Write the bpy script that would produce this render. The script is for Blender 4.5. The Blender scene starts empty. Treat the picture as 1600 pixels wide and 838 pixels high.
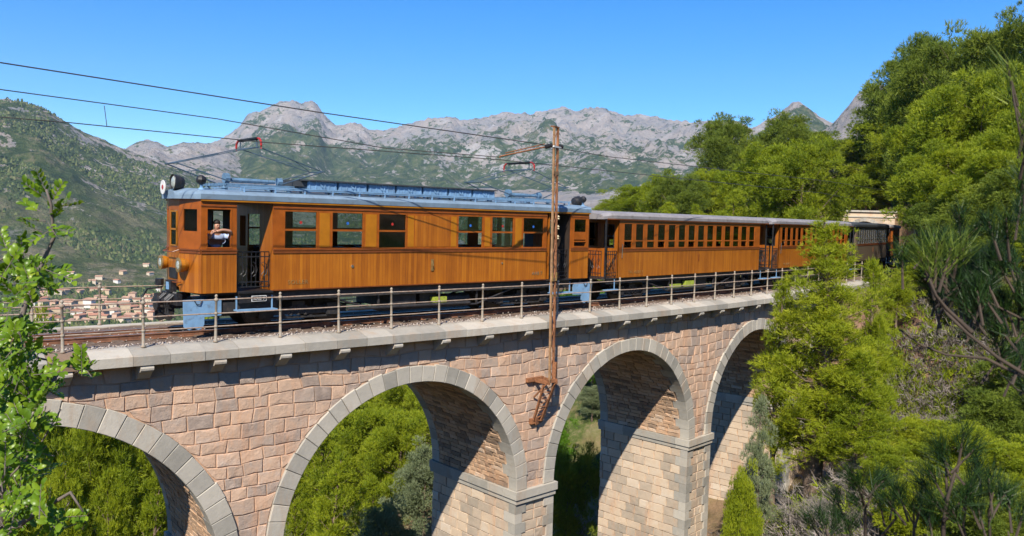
import bpy, math, random
import numpy as np
from mathutils import Vector, Matrix

scene = bpy.context.scene
COL = scene.collection
rng = np.random.default_rng(7)
random.seed(7)
R_ = math.radians

# ---------------------------------------------------------------- camera
F_PX, PITCH, ROLL, CAM_Z = 1280.0, 0.05889, 0.02551, 2.971
cam_data = bpy.data.cameras.new('camera')
cam = bpy.data.objects.new('camera', cam_data)
COL.objects.link(cam)
cam_data.sensor_width = 36.0
cam_data.lens = 36.0 * F_PX / 1600.0
cam_data.clip_start = 0.05
cam_data.clip_end = 30000.0
_d = Vector((0, math.cos(PITCH), -math.sin(PITCH)))
_u0 = Vector((0, math.sin(PITCH), math.cos(PITCH)))
_r0 = Vector((1, 0, 0))
_right = _r0 * math.cos(ROLL) + _u0 * math.sin(ROLL)
_up = -_r0 * math.sin(ROLL) + _u0 * math.cos(ROLL)
cam.matrix_world = Matrix(((_right.x, _up.x, -_d.x, 0), (_right.y, _up.y, -_d.y, 0),
                           (_right.z, _up.z, -_d.z, CAM_Z), (0, 0, 0, 1)))
scene.camera = cam

# ---------------------------------------------------------------- world, sun, exposure
SUN_TRAVEL, SUN_ELEV = R_(81.0), R_(43.5)
world = bpy.data.worlds.new('World')
scene.world = world
world.use_nodes = True
wn = world.node_tree
wn.nodes.clear()
wo = wn.nodes.new('ShaderNodeOutputWorld')
wb = wn.nodes.new('ShaderNodeBackground')
ws = wn.nodes.new('ShaderNodeTexSky')
ws.sky_type = 'NISHITA'
ws.sun_disc = False
ws.sun_elevation = SUN_ELEV
ws.sun_rotation = R_(189.0)
ws.altitude = 2500
ws.air_density = 1.0
ws.dust_density = 0.0
ws.ozone_density = 4.0
wb.inputs['Strength'].default_value = 0.135
wh = wn.nodes.new('ShaderNodeHueSaturation')
wh.inputs['Saturation'].default_value = 1.38
wh.inputs['Hue'].default_value = 0.504
wn.links.new(ws.outputs[0], wh.inputs['Color'])
wn.links.new(wh.outputs[0], wb.inputs[0])
wn.links.new(wb.outputs[0], wo.inputs[0])
sl = bpy.data.lights.new('sun', 'SUN')
sl.energy = 5.0
sl.angle = R_(0.53)
sl.color = (1.0, 0.93, 0.82)
so_ = bpy.data.objects.new('sun', sl)
COL.objects.link(so_)
_sd = Vector((math.cos(SUN_TRAVEL) * math.cos(SUN_ELEV), math.sin(SUN_TRAVEL) * math.cos(SUN_ELEV), -math.sin(SUN_ELEV)))
so_.rotation_euler = _sd.to_track_quat('-Z', 'Y').to_euler()
so_.location = (0, 0, 60)
scene.view_settings.view_transform = 'Standard'
scene.view_settings.look = 'None'
scene.view_settings.exposure = 0.62
scene.view_settings.gamma = 1.0
scene.cycles.max_bounces = 6
scene.cycles.diffuse_bounces = 3
scene.cycles.transparent_max_bounces = 12
scene.cycles.volume_bounces = 0

# ---------------------------------------------------------------- helpers
def ray(px, py):
    """direction through a point of the 1600x838 photograph, used to find where things stand"""
    U = (419.0 - py) / F_PX
    X = (px - 800.0) / F_PX
    x = X * math.cos(ROLL) - U * math.sin(ROLL)
    u = X * math.sin(ROLL) + U * math.cos(ROLL)
    return (x, math.cos(PITCH) + u * math.sin(PITCH), -math.sin(PITCH) + u * math.cos(PITCH))

def at(px, py, r):
    """the point at horizontal distance r"""
    x, y, z = ray(px, py)
    k = r / math.hypot(x, y)
    return Vector((x * k, y * k, CAM_Z + z * k))

# the track curve: s along the near rail-post line, o away from the camera, z above the deck
X0, Y0, TH, KC = -9.17968, 16.68011, 0.660324, 0.0066924
RC = 1 / KC
CX, CY = X0 - math.sin(TH) * RC, Y0 + math.cos(TH) * RC
def W(s, o, z):
    h = TH + KC * s
    return (CX + math.sin(h) * (RC - o), CY - math.cos(h) * (RC - o), z)
def Wv(P):
    P = np.asarray(P, float)
    h = TH + KC * P[:, 0]
    return np.c_[CX + np.sin(h) * (RC - P[:, 1]), CY - np.cos(h) * (RC - P[:, 1]), P[:, 2]]
def SO(x, y):
    h = np.arctan2(x - CX, -(y - CY))
    return (h - TH) / KC, RC - np.hypot(x - CX, y - CY)

def tag(o, label=None, cat=None, group=None, kind=None):
    if label: o['label'] = label
    if cat: o['category'] = cat
    if group: o['group'] = group
    if kind: o['kind'] = kind
    return o
def empty(name, loc=(0, 0, 0), rz=0.0, **k):
    o = bpy.data.objects.new(name, None)
    COL.objects.link(o)
    o.empty_display_size = 0.3
    o.location = loc
    o.rotation_euler = (0, 0, rz)
    return tag(o, **k)
def link_mesh(name, me, mat=None, parent=None):
    o = bpy.data.objects.new(name, me)
    COL.objects.link(o)
    if mat and not me.materials: me.materials.append(mat)
    if parent: o.parent = parent
    return o
def np_mesh(name, V, faces, smooth=False, attrs=None):
    """V (n,3), faces: (m,3) or (m,4) array; fast path"""
    me = bpy.data.meshes.new(name)
    V = np.asarray(V, np.float32); faces = np.asarray(faces, np.int32)
    m, k = faces.shape
    me.vertices.add(len(V)); me.vertices.foreach_set('co', V.ravel())
    me.loops.add(m * k); me.loops.foreach_set('vertex_index', faces.ravel())
    me.polygons.add(m)
    me.polygons.foreach_set('loop_start', np.arange(0, m * k, k, dtype=np.int32))
    me.polygons.foreach_set('loop_total', np.full(m, k, np.int32))
    if smooth: me.polygons.foreach_set('use_smooth', np.ones(m, bool))
    me.update(calc_edges=True)
    for nm, arr in (attrs or {}).items():
        a = me.attributes.new(nm, 'FLOAT', 'POINT')
        a.data.foreach_set('value', np.asarray(arr, np.float32))
    return me

class MB:
    """collects simple solids into one mesh"""
    def __init__(s, xf=None): s.v = []; s.f = []; s.xf = xf; s.t = []; s.tone = 0.5
    def add(s, vs, fs):
        b = len(s.v); s.v += [tuple(p) for p in vs]; s.t += [s.tone] * len(vs)
        s.f += [tuple(i + b for i in f) for f in fs]; return s
    def box(s, a, b, nx=1):
        (x0, y0, z0), (x1, y1, z1) = a, b
        for i in range(nx):
            p = x0 + (x1 - x0) * i / nx; q = x0 + (x1 - x0) * (i + 1) / nx
            s.add([(p, y0, z0), (q, y0, z0), (q, y1, z0), (p, y1, z0), (p, y0, z1), (q, y0, z1), (q, y1, z1), (p, y1, z1)],
                  [(0, 1, 5, 4), (2, 3, 7, 6), (4, 5, 6, 7), (3, 2, 1, 0)] + ([(3, 0, 4, 7)] if i == 0 else []) + ([(1, 2, 6, 5)] if i == nx - 1 else []))
        return s
    def bar(s, p, q, w, h=None, up=(0, 0, 1)):
        p = Vector(p); q = Vector(q); d = (q - p)
        if d.length < 1e-6: return s
        d.normalize(); u = Vector(up)
        if abs(d.dot(u)) > .98: u = Vector((0, 1, 0))
        a = d.cross(u).normalized() * (w / 2); b = a.cross(d).normalized() * ((h or w) / 2)
        vs = [p - a - b, p + a - b, p + a + b, p - a + b, q - a - b, q + a - b, q + a + b, q - a + b]
        return s.add(vs, [(3, 2, 1, 0), (4, 5, 6, 7), (0, 1, 5, 4), (1, 2, 6, 5), (2, 3, 7, 6), (3, 0, 4, 7)])
    def tube(s, pts, r, n=6, caps=True):
        pts = [Vector(p) for p in pts]; rs = r if isinstance(r, (list, tuple)) else [r] * len(pts)
        base = len(s.v); ref = None
        for i, p in enumerate(pts):
            d = (pts[min(i + 1, len(pts) - 1)] - pts[max(i - 1, 0)]).normalized()
            if ref is None: ref = Vector((0, 0, 1)) if abs(d.z) < .9 else Vector((1, 0, 0))
            a = d.cross(ref)
            if a.length < 1e-4: a = d.cross(Vector((0.3, 1, 0)))
            a.normalize(); b = d.cross(a).normalized(); ref = a.cross(d) * -1 if False else ref
            for k in range(n):
                t = 2 * math.pi * k / n
                s.v.append(tuple(p + (a * math.cos(t) + b * math.sin(t)) * rs[i])); s.t.append(s.tone)
        for i in range(len(pts) - 1):
            for k in range(n):
                k2 = (k + 1) % n
                s.f.append((base + i * n + k, base + i * n + k2, base + (i + 1) * n + k2, base + (i + 1) * n + k))
        if caps:
            s.f.append(tuple(base + k for k in range(n))[::-1]); e = base + (len(pts) - 1) * n
            s.f.append(tuple(e + k for k in range(n)))
        return s
    def lathe(s, prof, center=(0, 0, 0), axis=(0, 0, 1), n=12):
        """prof: list of (r, h) along axis"""
        ax = Vector(axis).normalized(); ref = Vector((0, 0, 1)) if abs(ax.z) < .9 else Vector((1, 0, 0))
        a = ax.cross(ref).normalized(); b = ax.cross(a).normalized(); c = Vector(center); base = len(s.v)
        for r, h in prof:
            for k in range(n):
                t = 2 * math.pi * k / n
                s.v.append(tuple(c + ax * h + (a * math.cos(t) + b * math.sin(t)) * r)); s.t.append(s.tone)
        for i in range(len(prof) - 1):
            for k in range(n):
                k2 = (k + 1) % n
                s.f.append((base + i * n + k, base + i * n + k2, base + (i + 1) * n + k2, base + (i + 1) * n + k))
        s.f.append(tuple(base + k for k in range(n))[::-1]); e = base + (len(prof) - 1) * n
        s.f.append(tuple(e + k for k in range(n)))
        return s
    def prism(s, poly, x0, x1, nx=1):
        """poly of (y,z) extruded along x"""
        n = len(poly); base = len(s.v)
        for i in range(nx + 1):
            x = x0 + (x1 - x0) * i / nx
            for (y, z) in poly: s.v.append((x, y, z)); s.t.append(s.tone)
        for i in range(nx):
            for k in range(n):
                k2 = (k + 1) % n
                s.f.append((base + i * n + k, base + i * n + k2, base + (i + 1) * n + k2, base + (i + 1) * n + k))
        s.f.append(tuple(base + k for k in range(n))[::-1]); e = base + nx * n
        s.f.append(tuple(e + k for k in range(n)))
        return s
    def mesh(s, name, smooth=False, tone=False):
        me = bpy.data.meshes.new(name)
        vs = [s.xf(*p) for p in s.v] if s.xf else s.v
        me.from_pydata(vs, [], s.f)
        if tone:
            a = me.attributes.new('tone', 'FLOAT', 'POINT'); a.data.foreach_set('value', s.t)
        if smooth:
            for p in me.polygons: p.use_smooth = True
        me.update()
        # outward normals
        import bmesh
        bm = bmesh.new(); bm.from_mesh(me); bmesh.ops.recalc_face_normals(bm, faces=bm.faces); bm.to_mesh(me); bm.free()
        return me
    def build(s, name, mat, parent=None, smooth=False, tone=False, **k):
        o = link_mesh(name, s.mesh(name, smooth, tone), mat, parent)
        return tag(o, **k)

def copy_tree(o, parent=None):
    c = o.copy(); COL.objects.link(c)
    if parent: c.parent = parent
    for ch in list(o.children): copy_tree(ch, c)
    return c

# ---- vectorised value noise
_P = np.random.default_rng(3).random((256, 256)).astype(np.float64)
def vnoise(x, y):
    xi = np.floor(x).astype(int); yi = np.floor(y).astype(int); fx = x - xi; fy = y - yi
    fx = fx * fx * fx * (fx * (fx * 6 - 15) + 10); fy = fy * fy * fy * (fy * (fy * 6 - 15) + 10)
    a = _P[xi & 255, yi & 255]; b = _P[(xi + 1) & 255, yi & 255]; c = _P[xi & 255, (yi + 1) & 255]; d = _P[(xi + 1) & 255, (yi + 1) & 255]
    return (a * (1 - fx) + b * fx) * (1 - fy) + (c * (1 - fx) + d * fx) * fy
def fbm(x, y, o=5, g=.5, l=2.03):
    s = 0; a = 1; t = 0
    for i in range(o):
        s = s + a * (vnoise(x + 17.3 * i, y - 9.1 * i) - .5) * 2; t += a; a *= g; x = x * l; y = y * l
        x, y = x * .8 - y * .6, x * .6 + y * .8
    return s / t
def ridged(x, y, o=6, g=.55, l=2.05):
    s = 0; a = 1; t = 0
    for i in range(o):
        n = 1 - np.abs(vnoise(x + 7.3 * i, y + 3.1 * i) * 2 - 1); s = s + a * n * n; t += a; a *= g; x = x * l; y = y * l
        x, y = x * .8 - y * .6, x * .6 + y * .8
    return s / t

# ---- materials
class NT:
    def __init__(s, name):
        s.m = bpy.data.materials.new(name); s.m.use_nodes = True; s.t = s.m.node_tree; s.n = s.t.nodes
        s.bsdf = s.n['Principled BSDF']; s.out = s.n['Material Output']
    def node(s, ty, **k):
        nd = s.n.new(ty)
        for a, b in k.items(): setattr(nd, a, b)
        return nd
    def link(s, a, b): s.t.links.new(a, b)
    def coord(s, which='Object'): return s.node('ShaderNodeTexCoord').outputs[which]
    def mapping(s, src, scale):
        m = s.node('ShaderNodeMapping'); m.inputs['Scale'].default_value = scale; s.link(src, m.inputs[0]); return m.outputs[0]
    def noise(s, vec, scale, detail=4, rough=.55):
        n = s.node('ShaderNodeTexNoise'); n.inputs['Scale'].default_value = scale; n.inputs['Detail'].default_value = detail
        n.inputs['Roughness'].default_value = rough
        if vec is not None: s.link(vec, n.inputs['Vector'])
        return n.outputs[0]
    def ramp(s, src, stops):
        r = s.node('ShaderNodeValToRGB'); e = r.color_ramp.elements
        while len(e) < len(stops): e.new(.5)
        for el, (p, c) in zip(e, stops):
            el.position = p; el.color = tuple(c) + (1,) if len(c) == 3 else c
        s.link(src, r.inputs[0]); return r.outputs[0]
    def mix(s, fac, a, b, mode='MIX'):
        m = s.node('ShaderNodeMix', data_type='RGBA', blend_type=mode)
        for sock, v in ((m.inputs[0], fac), (m.inputs[6], a), (m.inputs[7], b)):
            if isinstance(v, bpy.types.NodeSocket): s.link(v, sock)
            elif isinstance(v, (int, float)): sock.default_value = v
            else: sock.default_value = tuple(v) + (1,)
        return m.outputs[2]
    def math(s, op, a, b=0.0, c=0.0):
        m = s.node('ShaderNodeMath', operation=op)
        for i, v in enumerate((a, b, c)):
            if isinstance(v, bpy.types.NodeSocket): s.link(v, m.inputs[i])
            else: m.inputs[i].default_value = v
        return m.outputs[0]
    def attr(s, name):
        a = s.node('ShaderNodeAttribute'); a.attribute_name = name; return a.outputs['Fac']
    def rand(s): return s.node('ShaderNodeObjectInfo').outputs['Random']
    def bump(s, h, strength=.3, dist=.02):
        b = s.node('ShaderNodeBump'); b.inputs['Strength'].default_value = strength; b.inputs['Distance'].default_value = dist
        s.link(h, b.inputs['Height']); s.link(b.outputs[0], s.bsdf.inputs['Normal'])
    def done(s, col=None, rough=.7, metal=0.0, spec=.5):
        if col is not None:
            if isinstance(col, bpy.types.NodeSocket): s.link(col, s.bsdf.inputs['Base Color'])
            else: s.bsdf.inputs['Base Color'].default_value = tuple(col) + (1,)
        if isinstance(rough, bpy.types.NodeSocket): s.link(rough, s.bsdf.inputs['Roughness'])
        else: s.bsdf.inputs['Roughness'].default_value = rough
        s.bsdf.inputs['Metallic'].default_value = metal
        s.bsdf.inputs['Specular IOR Level'].default_value = spec
        return s.m

def paint(name, col, rough=.5, var=.25, scale=3.0, metal=0.0, dirt=None, spec=.5, fine=60):
    """a coat with uneven tone, fine wear and optional dirt blotches"""
    t = NT(name); c = t.coord()
    n = t.noise(c, scale, 5)
    lo = tuple(x * (1 - var) for x in col); hi = tuple(min(1, x * (1 + var * .6)) for x in col)
    out = t.ramp(n, [(.3, lo), (.7, hi)])
    if dirt is not None:
        d = t.noise(c, scale * 2.7, 6, .7)
        f = t.ramp(d, [(.52, (0, 0, 0)), (.68, (1, 1, 1))])
        out = t.mix(f, out, dirt)
    t.bump(t.noise(c, fine, 3), .15, .004)
    return t.done(out, rough, metal, spec)

MAT = {}
def wood(name, a, b, dark, plank=.095, rough=.38, axis=0):
    """varnished planks: tone changes board by board, grain runs up the board"""
    t = NT(name); c = t.coord(); sep = t.node('ShaderNodeSeparateXYZ'); t.link(c, sep.inputs[0])
    if axis == 0: lx = t.math('ADD', sep.outputs[0], t.math('MULTIPLY', sep.outputs[1], .83))
    else: lx = sep.outputs[2]
    u = t.math('DIVIDE', lx, plank); fl = t.math('FLOOR', u); fr = t.math('FRACT', u)
    wnz = t.node('ShaderNodeTexWhiteNoise', noise_dimensions='1D'); t.link(fl, wnz.inputs['W'])
    g = t.noise(t.mapping(c, (14, 14, .9) if axis == 0 else (.9, 14, 14)), 2.2, 6, .65)
    big = t.noise(c, .7, 3)
    v = t.math('ADD', t.math('MULTIPLY', wnz.outputs[0], .20), t.math('ADD', t.math('MULTIPLY', g, .45), t.math('MULTIPLY', big, .42)))
    col = t.ramp(v, [(.22, dark), (.5, a), (.85, b)])
    gap = t.math('LESS_THAN', t.math('ABSOLUTE', t.math('SUBTRACT', fr, .5)), .465)
    col = t.mix(gap, tuple(x * 1.5 for x in dark), col)
    t.bump(t.math('ADD', t.math('MULTIPLY', gap, .8), t.math('MULTIPLY', g, .25)), .35, .006)
    t.bsdf.inputs['Coat Weight'].default_value = .25
    t.bsdf.inputs['Coat Roughness'].default_value = .25
    return t.done(col, rough)

def simple(name, col, rough=.6, metal=0.0, spec=.5):
    t = NT(name); n = t.noise(t.coord(), 9, 4)
    c = t.mix(t.ramp(n, [(.35, (0, 0, 0)), (.7, (1, 1, 1))]), tuple(x * .8 for x in col), tuple(min(1, x * 1.12) for x in col))
    return t.done(c, rough, metal, spec)
# ================================================================ the ground, valley and mountains
def tanel(px, py):
    x, y, z = ray(px, py); return z / math.hypot(x, y)
def u_of(px, py):
    x, y, z = ray(px, py); return x / y * F_PX + 800
RIDGES = [  # distance, foot distance, exponent, far width, skyline points
 dict(D=2300, r0=1150, p=1.0, w=1500, sk=[(-400, 175), (-150, 150), (0, 160), (12, 160), (30, 163), (60, 172), (100, 193), (150, 215), (200, 235), (260, 258), (330, 285), (400, 308), (480, 330), (600, 350), (700, 372)]),
 dict(D=3600, r0=2000, p=.9, w=1600, sk=[(-400, 300), (100, 260), (180, 238), (211, 226), (228, 220), (245, 219), (262, 226), (285, 221), (315, 221), (335, 223), (352, 228), (400, 262), (470, 300), (560, 330), (700, 360)]),
 dict(D=5200, r0=1700, p=1.05, w=2500, sk=[(-400, 300), (200, 255), (300, 235), (350, 213), (372, 198), (384, 183), (415, 172), (436, 163), (455, 158), (472, 163), (488, 159), (497, 166), (512, 188), (527, 198), (545, 194), (562, 197), (577, 206), (600, 208), (640, 196), (680, 190), (700, 186), (730, 188), (790, 179), (830, 181), (855, 172), (880, 170), (900, 176), (925, 169), (950, 171), (975, 182), (1000, 181), (1040, 188), (1075, 193), (1110, 188), (1150, 196), (1200, 203), (1300, 210), (1500, 220), (2000, 230)]),
 dict(D=3300, r0=1900, p=.95, w=1500, sk=[(700, 420), (1000, 270), (1100, 232), (1180, 198), (1208, 181), (1232, 165), (1240, 158), (1250, 157), (1262, 163), (1285, 180), (1308, 193), (1360, 215), (1500, 260)]),
 dict(D=2600, r0=1500, p=.85, w=1200, sk=[(1100, 300), (1240, 230), (1275, 209), (1297, 196), (1318, 172), (1336, 150), (1352, 141), (1372, 136), (1392, 140), (1440, 170), (1550, 190), (1700, 170), (2000, 200)]),
]
for rd in RIDGES:
    us = np.array([u_of(*p) for p in rd['sk']]); zs = np.array([rd['D'] * tanel(*p) + CAM_Z for p in rd['sk']])
    rd['u'] = us; rd['z'] = zs
def smooth(t): t = np.clip(t, 0, 1); return t * t * (3 - 2 * t)

# near ground: thin-plate through levels read off the photograph
_C = np.array([
 (0, 0, 1.35), (-6, 2, .9), (6, 2, 1.4), (-12, 0, .5), (14, 2, 1.6), (0, 7, -1.9), (8, 8, -1.2), (-10, 8, -3.2), (20, 10, -.6), (30, 12, .8), (0, -20, 7), (-40, -10, 0), (40, -15, 10),
 (0, 13, -7), (-8, 12, -7.6), (10, 14, -5.5), (-20, 6, -7), (-35, 10, -14), (-25, 25, -20),
 (-9, 17, -11.5), (-3, 22, -14), (3, 26, -14.5), (7.2, 30, -12.5), (8.0, 25.4, -8.4), (10, 25, -6.2), (12.3, 24.6, -5.4), (6, 24, -11.5), (13, 36, -9.5), (15.5, 39, -7.5), (17.5, 42.5, -4.5), (20, 47, -.35), (22, 53, -.3), (24, 62, -.3), (26, 72, -.3),(26.5, 82, -.3), (26, 95, .5), (24.5, 108, 5.6),
 (14.2, 26.5, -6.2), (10.5, 29, -8.0), (14, 32.5, -7.6), (17, 32.6, -6.9), (20, 32.2, -6.6), (23, 31.4, -6.0), (26, 30, -5.4), (19.5, 38.5, -.9), (22, 37.6, -.6), (25, 36.4, -.4), (28, 35.2, -.2), (28, 44, .2), (36, 38, .6), (31, 28, -4.0), (19, 25, -5.8), (22, 20, -4.5), (32, 22, -2.5), (45, 35, 2),
 (35, 55, 3), (40, 75, 7), (34, 95, 6), (55, 60, 9), (70, 90, 15), (43, 102, 4.7), (47, 103, 5.2), (39.5, 103, 4.6), (44, 110, 5.3), (45, 120, 6.2), (25, 130, 7), (100, 60, 20), (110, 130, 26), (60, 180, 12),
 (19, 62, -1.0), (17, 75, -1.0), (15, 50, -3.0), (8, 50, -6), (8, 70, -3.5), (12, 95, -1), (5, 120, -6), (20, 150, 2),
 (-3, 40, -14.5), (-12, 35, -17), (-22, 45, -22), (-6, 60, -16), (-20, 70, -27), (-8, 95, -24), (-35, 95, -42), (-60, 60, -42), (-50, 30, -27), (-20, 150, -52), (-60, 150, -75), (20, 200, -20), (-30, 200, -74), (-90, 110, -75), (-110, 40, -60), (-90, -30, -10), (90, -60, 30), (0, -80, 22)], float)
def _k(r): return r * r * np.log(r + 1e-9)
_n = len(_C); _A = np.zeros((_n + 3, _n + 3))
_A[:_n, :_n] = _k(np.hypot(_C[:, None, 0] - _C[None, :, 0], _C[:, None, 1] - _C[None, :, 1])) + np.eye(_n) * .8
_A[:_n, _n] = 1; _A[:_n, _n + 1:] = _C[:, :2]; _A[_n:, :_n] = _A[:_n, _n:].T
_w = np.linalg.solve(_A, np.r_[_C[:, 2], 0, 0, 0])
def near_z(x, y):
    x = np.asarray(x, float); y = np.asarray(y, float); sh = x.shape; x = x.ravel(); y = y.ravel(); out = np.empty(len(x))
    for i in range(0, len(x), 20000):
        a = x[i:i + 20000]; b = y[i:i + 20000]
        out[i:i + 20000] = _k(np.hypot(a[:, None] - _C[None, :, 0], b[:, None] - _C[None, :, 1])) @ _w[:_n] + _w[_n] + _w[_n + 1] * a + _w[_n + 2] * b
    return out.reshape(sh)
def ground(x, y, full=False):
    x = np.asarray(x, float); y = np.asarray(y, float)
    r = np.hypot(x, y); u = np.where(y > .05 * r, x / np.maximum(y, 1e-6) * F_PX + 800, np.where(x > 0, 2600., -1000.)); u = np.clip(u, -1000, 2600)
    side = smooth((u - 650) / 500)          # 0 valley on the left, 1 the hillside on the right
    V = -100 * smooth((r - 60) / 260) - 12 * smooth((r - 500) / 600)
    V = V * (1 - side) + side * (11 + 4 * smooth((r - 100) / 250) - 70 * smooth((r - 500) / 800))
    V = V + 9 * fbm(x / 260, y / 260, 4) * smooth((r - 200) / 300)
    z = V; rock = np.zeros_like(r) + .0
    for rd in RIDGES:
        crest = np.interp(u, rd['u'], rd['z'])
        Dm = rd['D'] * (1 + .05 * np.sin(u / 170 + rd['D']))
        Dm = rd['D']
        t = (r - rd['r0']) / (Dm - rd['r0'])
        spur = fbm(x / 520 + rd['D'], y / 520, 4)
        tt = np.clip(t + .16 * spur * np.clip(t, 0, 1) * np.clip(1 - t, 0, 1) * 4, 0, 1)
        up = tt ** rd['p'] * .62 + .38 * smooth(tt)
        dn = 1 - smooth((r - Dm) / rd['w'])
        s = np.where(t < 1, up, dn)
        h = V + (crest - V) * s
        k = np.clip(s, 0, 1)
        amp = np.maximum(crest - V, 0)
        h = h + amp * (ridged(x / 610, y / 610, 7, .62) - .55) * .38 * k * (1.0 - .78 * k ** 3)
        h = h + amp * .10 * (ridged(x / 230 + 5, y / 330, 5, .6) - .5) * smooth((k - .3) / .3) * (1 - .55 * smooth((k - .85) / .15))
        h = h + amp * .036 * (ridged(x / 110, y / 110, 4, .6) - .5) * k
        zz = np.maximum(z, h)
        if rd['D'] == 5200: rk = .12 + .62 * smooth((k - .60) / .2) + smooth((u - 600) / 120) * .36 * smooth((k - .22) / .25) * (1 - smooth((k - .62) / .22))
        elif rd['D'] == 3600: rk = .05 + (.22 + .5 * (1 - smooth((u - 340) / 90))) * smooth((k - .25) / .5)
        elif rd['D'] == 2600: rk = .7 * smooth((k - .3) / .4) + .1
        elif rd['D'] == 3300: rk = .18 + .8 * smooth((k - .86) / .12)
        else: rk = .10 + .34 * smooth((k - .35) / .6)
        rock = np.where(h > z, rk, rock); z = zz
    bl = smooth((r - 110) / 130)
    nz = near_z(np.clip(x, -250, 250), np.clip(y, -150, 260)) if full or np.any(r < 245) else 0
    nz = nz + .35 * fbm(x / 5, y / 5, 4) * smooth((r - 6) / 10) + .08 * fbm(x / .9, y / .9, 3)
    out = nz * (1 - bl) + z * bl
    # keep the trackbed clear
    s, o = SO(x, y)
    inb = smooth((s - 36) / 4) * smooth((100.2 - s) / .8) * (1 - smooth((np.abs(o - 2.0) - 2.6 - 1.2 * smooth((s - 70) / 20)) / 1.6))
    out = out * (1 - inb) + inb * np.minimum(-.32, 0)
    if full: return out, rock * bl
    return out
def gz(x, y): return float(ground(np.array([x], float), np.array([y], float))[0])

def build_terrain():
    us = np.concatenate([np.arange(-420, 2020, 2.7)])
    az = np.arctan((us - 800) / F_PX)
    a0, a1 = az[0], az[-1]
    rest = np.linspace(a1, a0 + 2 * math.pi, 62)[1:-1]
    az = np.concatenate([az, rest]); na = len(az)
    r = np.concatenate([np.geomspace(1.0, 30, 34)[:-1], np.geomspace(30, 140, 120)[:-1], np.geomspace(140, 1100, 60)[:-1],
                        np.geomspace(1100, 5600, 250)[:-1], np.geomspace(5600, 6500, 8)])
    A, Rr = np.meshgrid(az, r)
    X = np.sin(A) * Rr; Y = np.cos(A) * Rr
    Z, rock = ground(X, Y, True)
    V = np.c_[X.ravel(), Y.ravel(), Z.ravel()]
    nr = len(r); i = np.arange(nr - 1)[:, None] * na; j = np.arange(na)[None, :]; j2 = (j + 1) % na
    F = np.stack([i + j, i + j2, i + na + j2, i + na + j], -1).reshape(-1, 4)[:, ::-1]
    V = np.r_[V, [[0, 0, float(Z[0].mean())]]]; c = len(V) - 1
    me = np_mesh('ground', V, F, True, {'rock': np.r_[rock.ravel(), 0]})
    return link_mesh('ground', me, MAT['terrain'])

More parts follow.
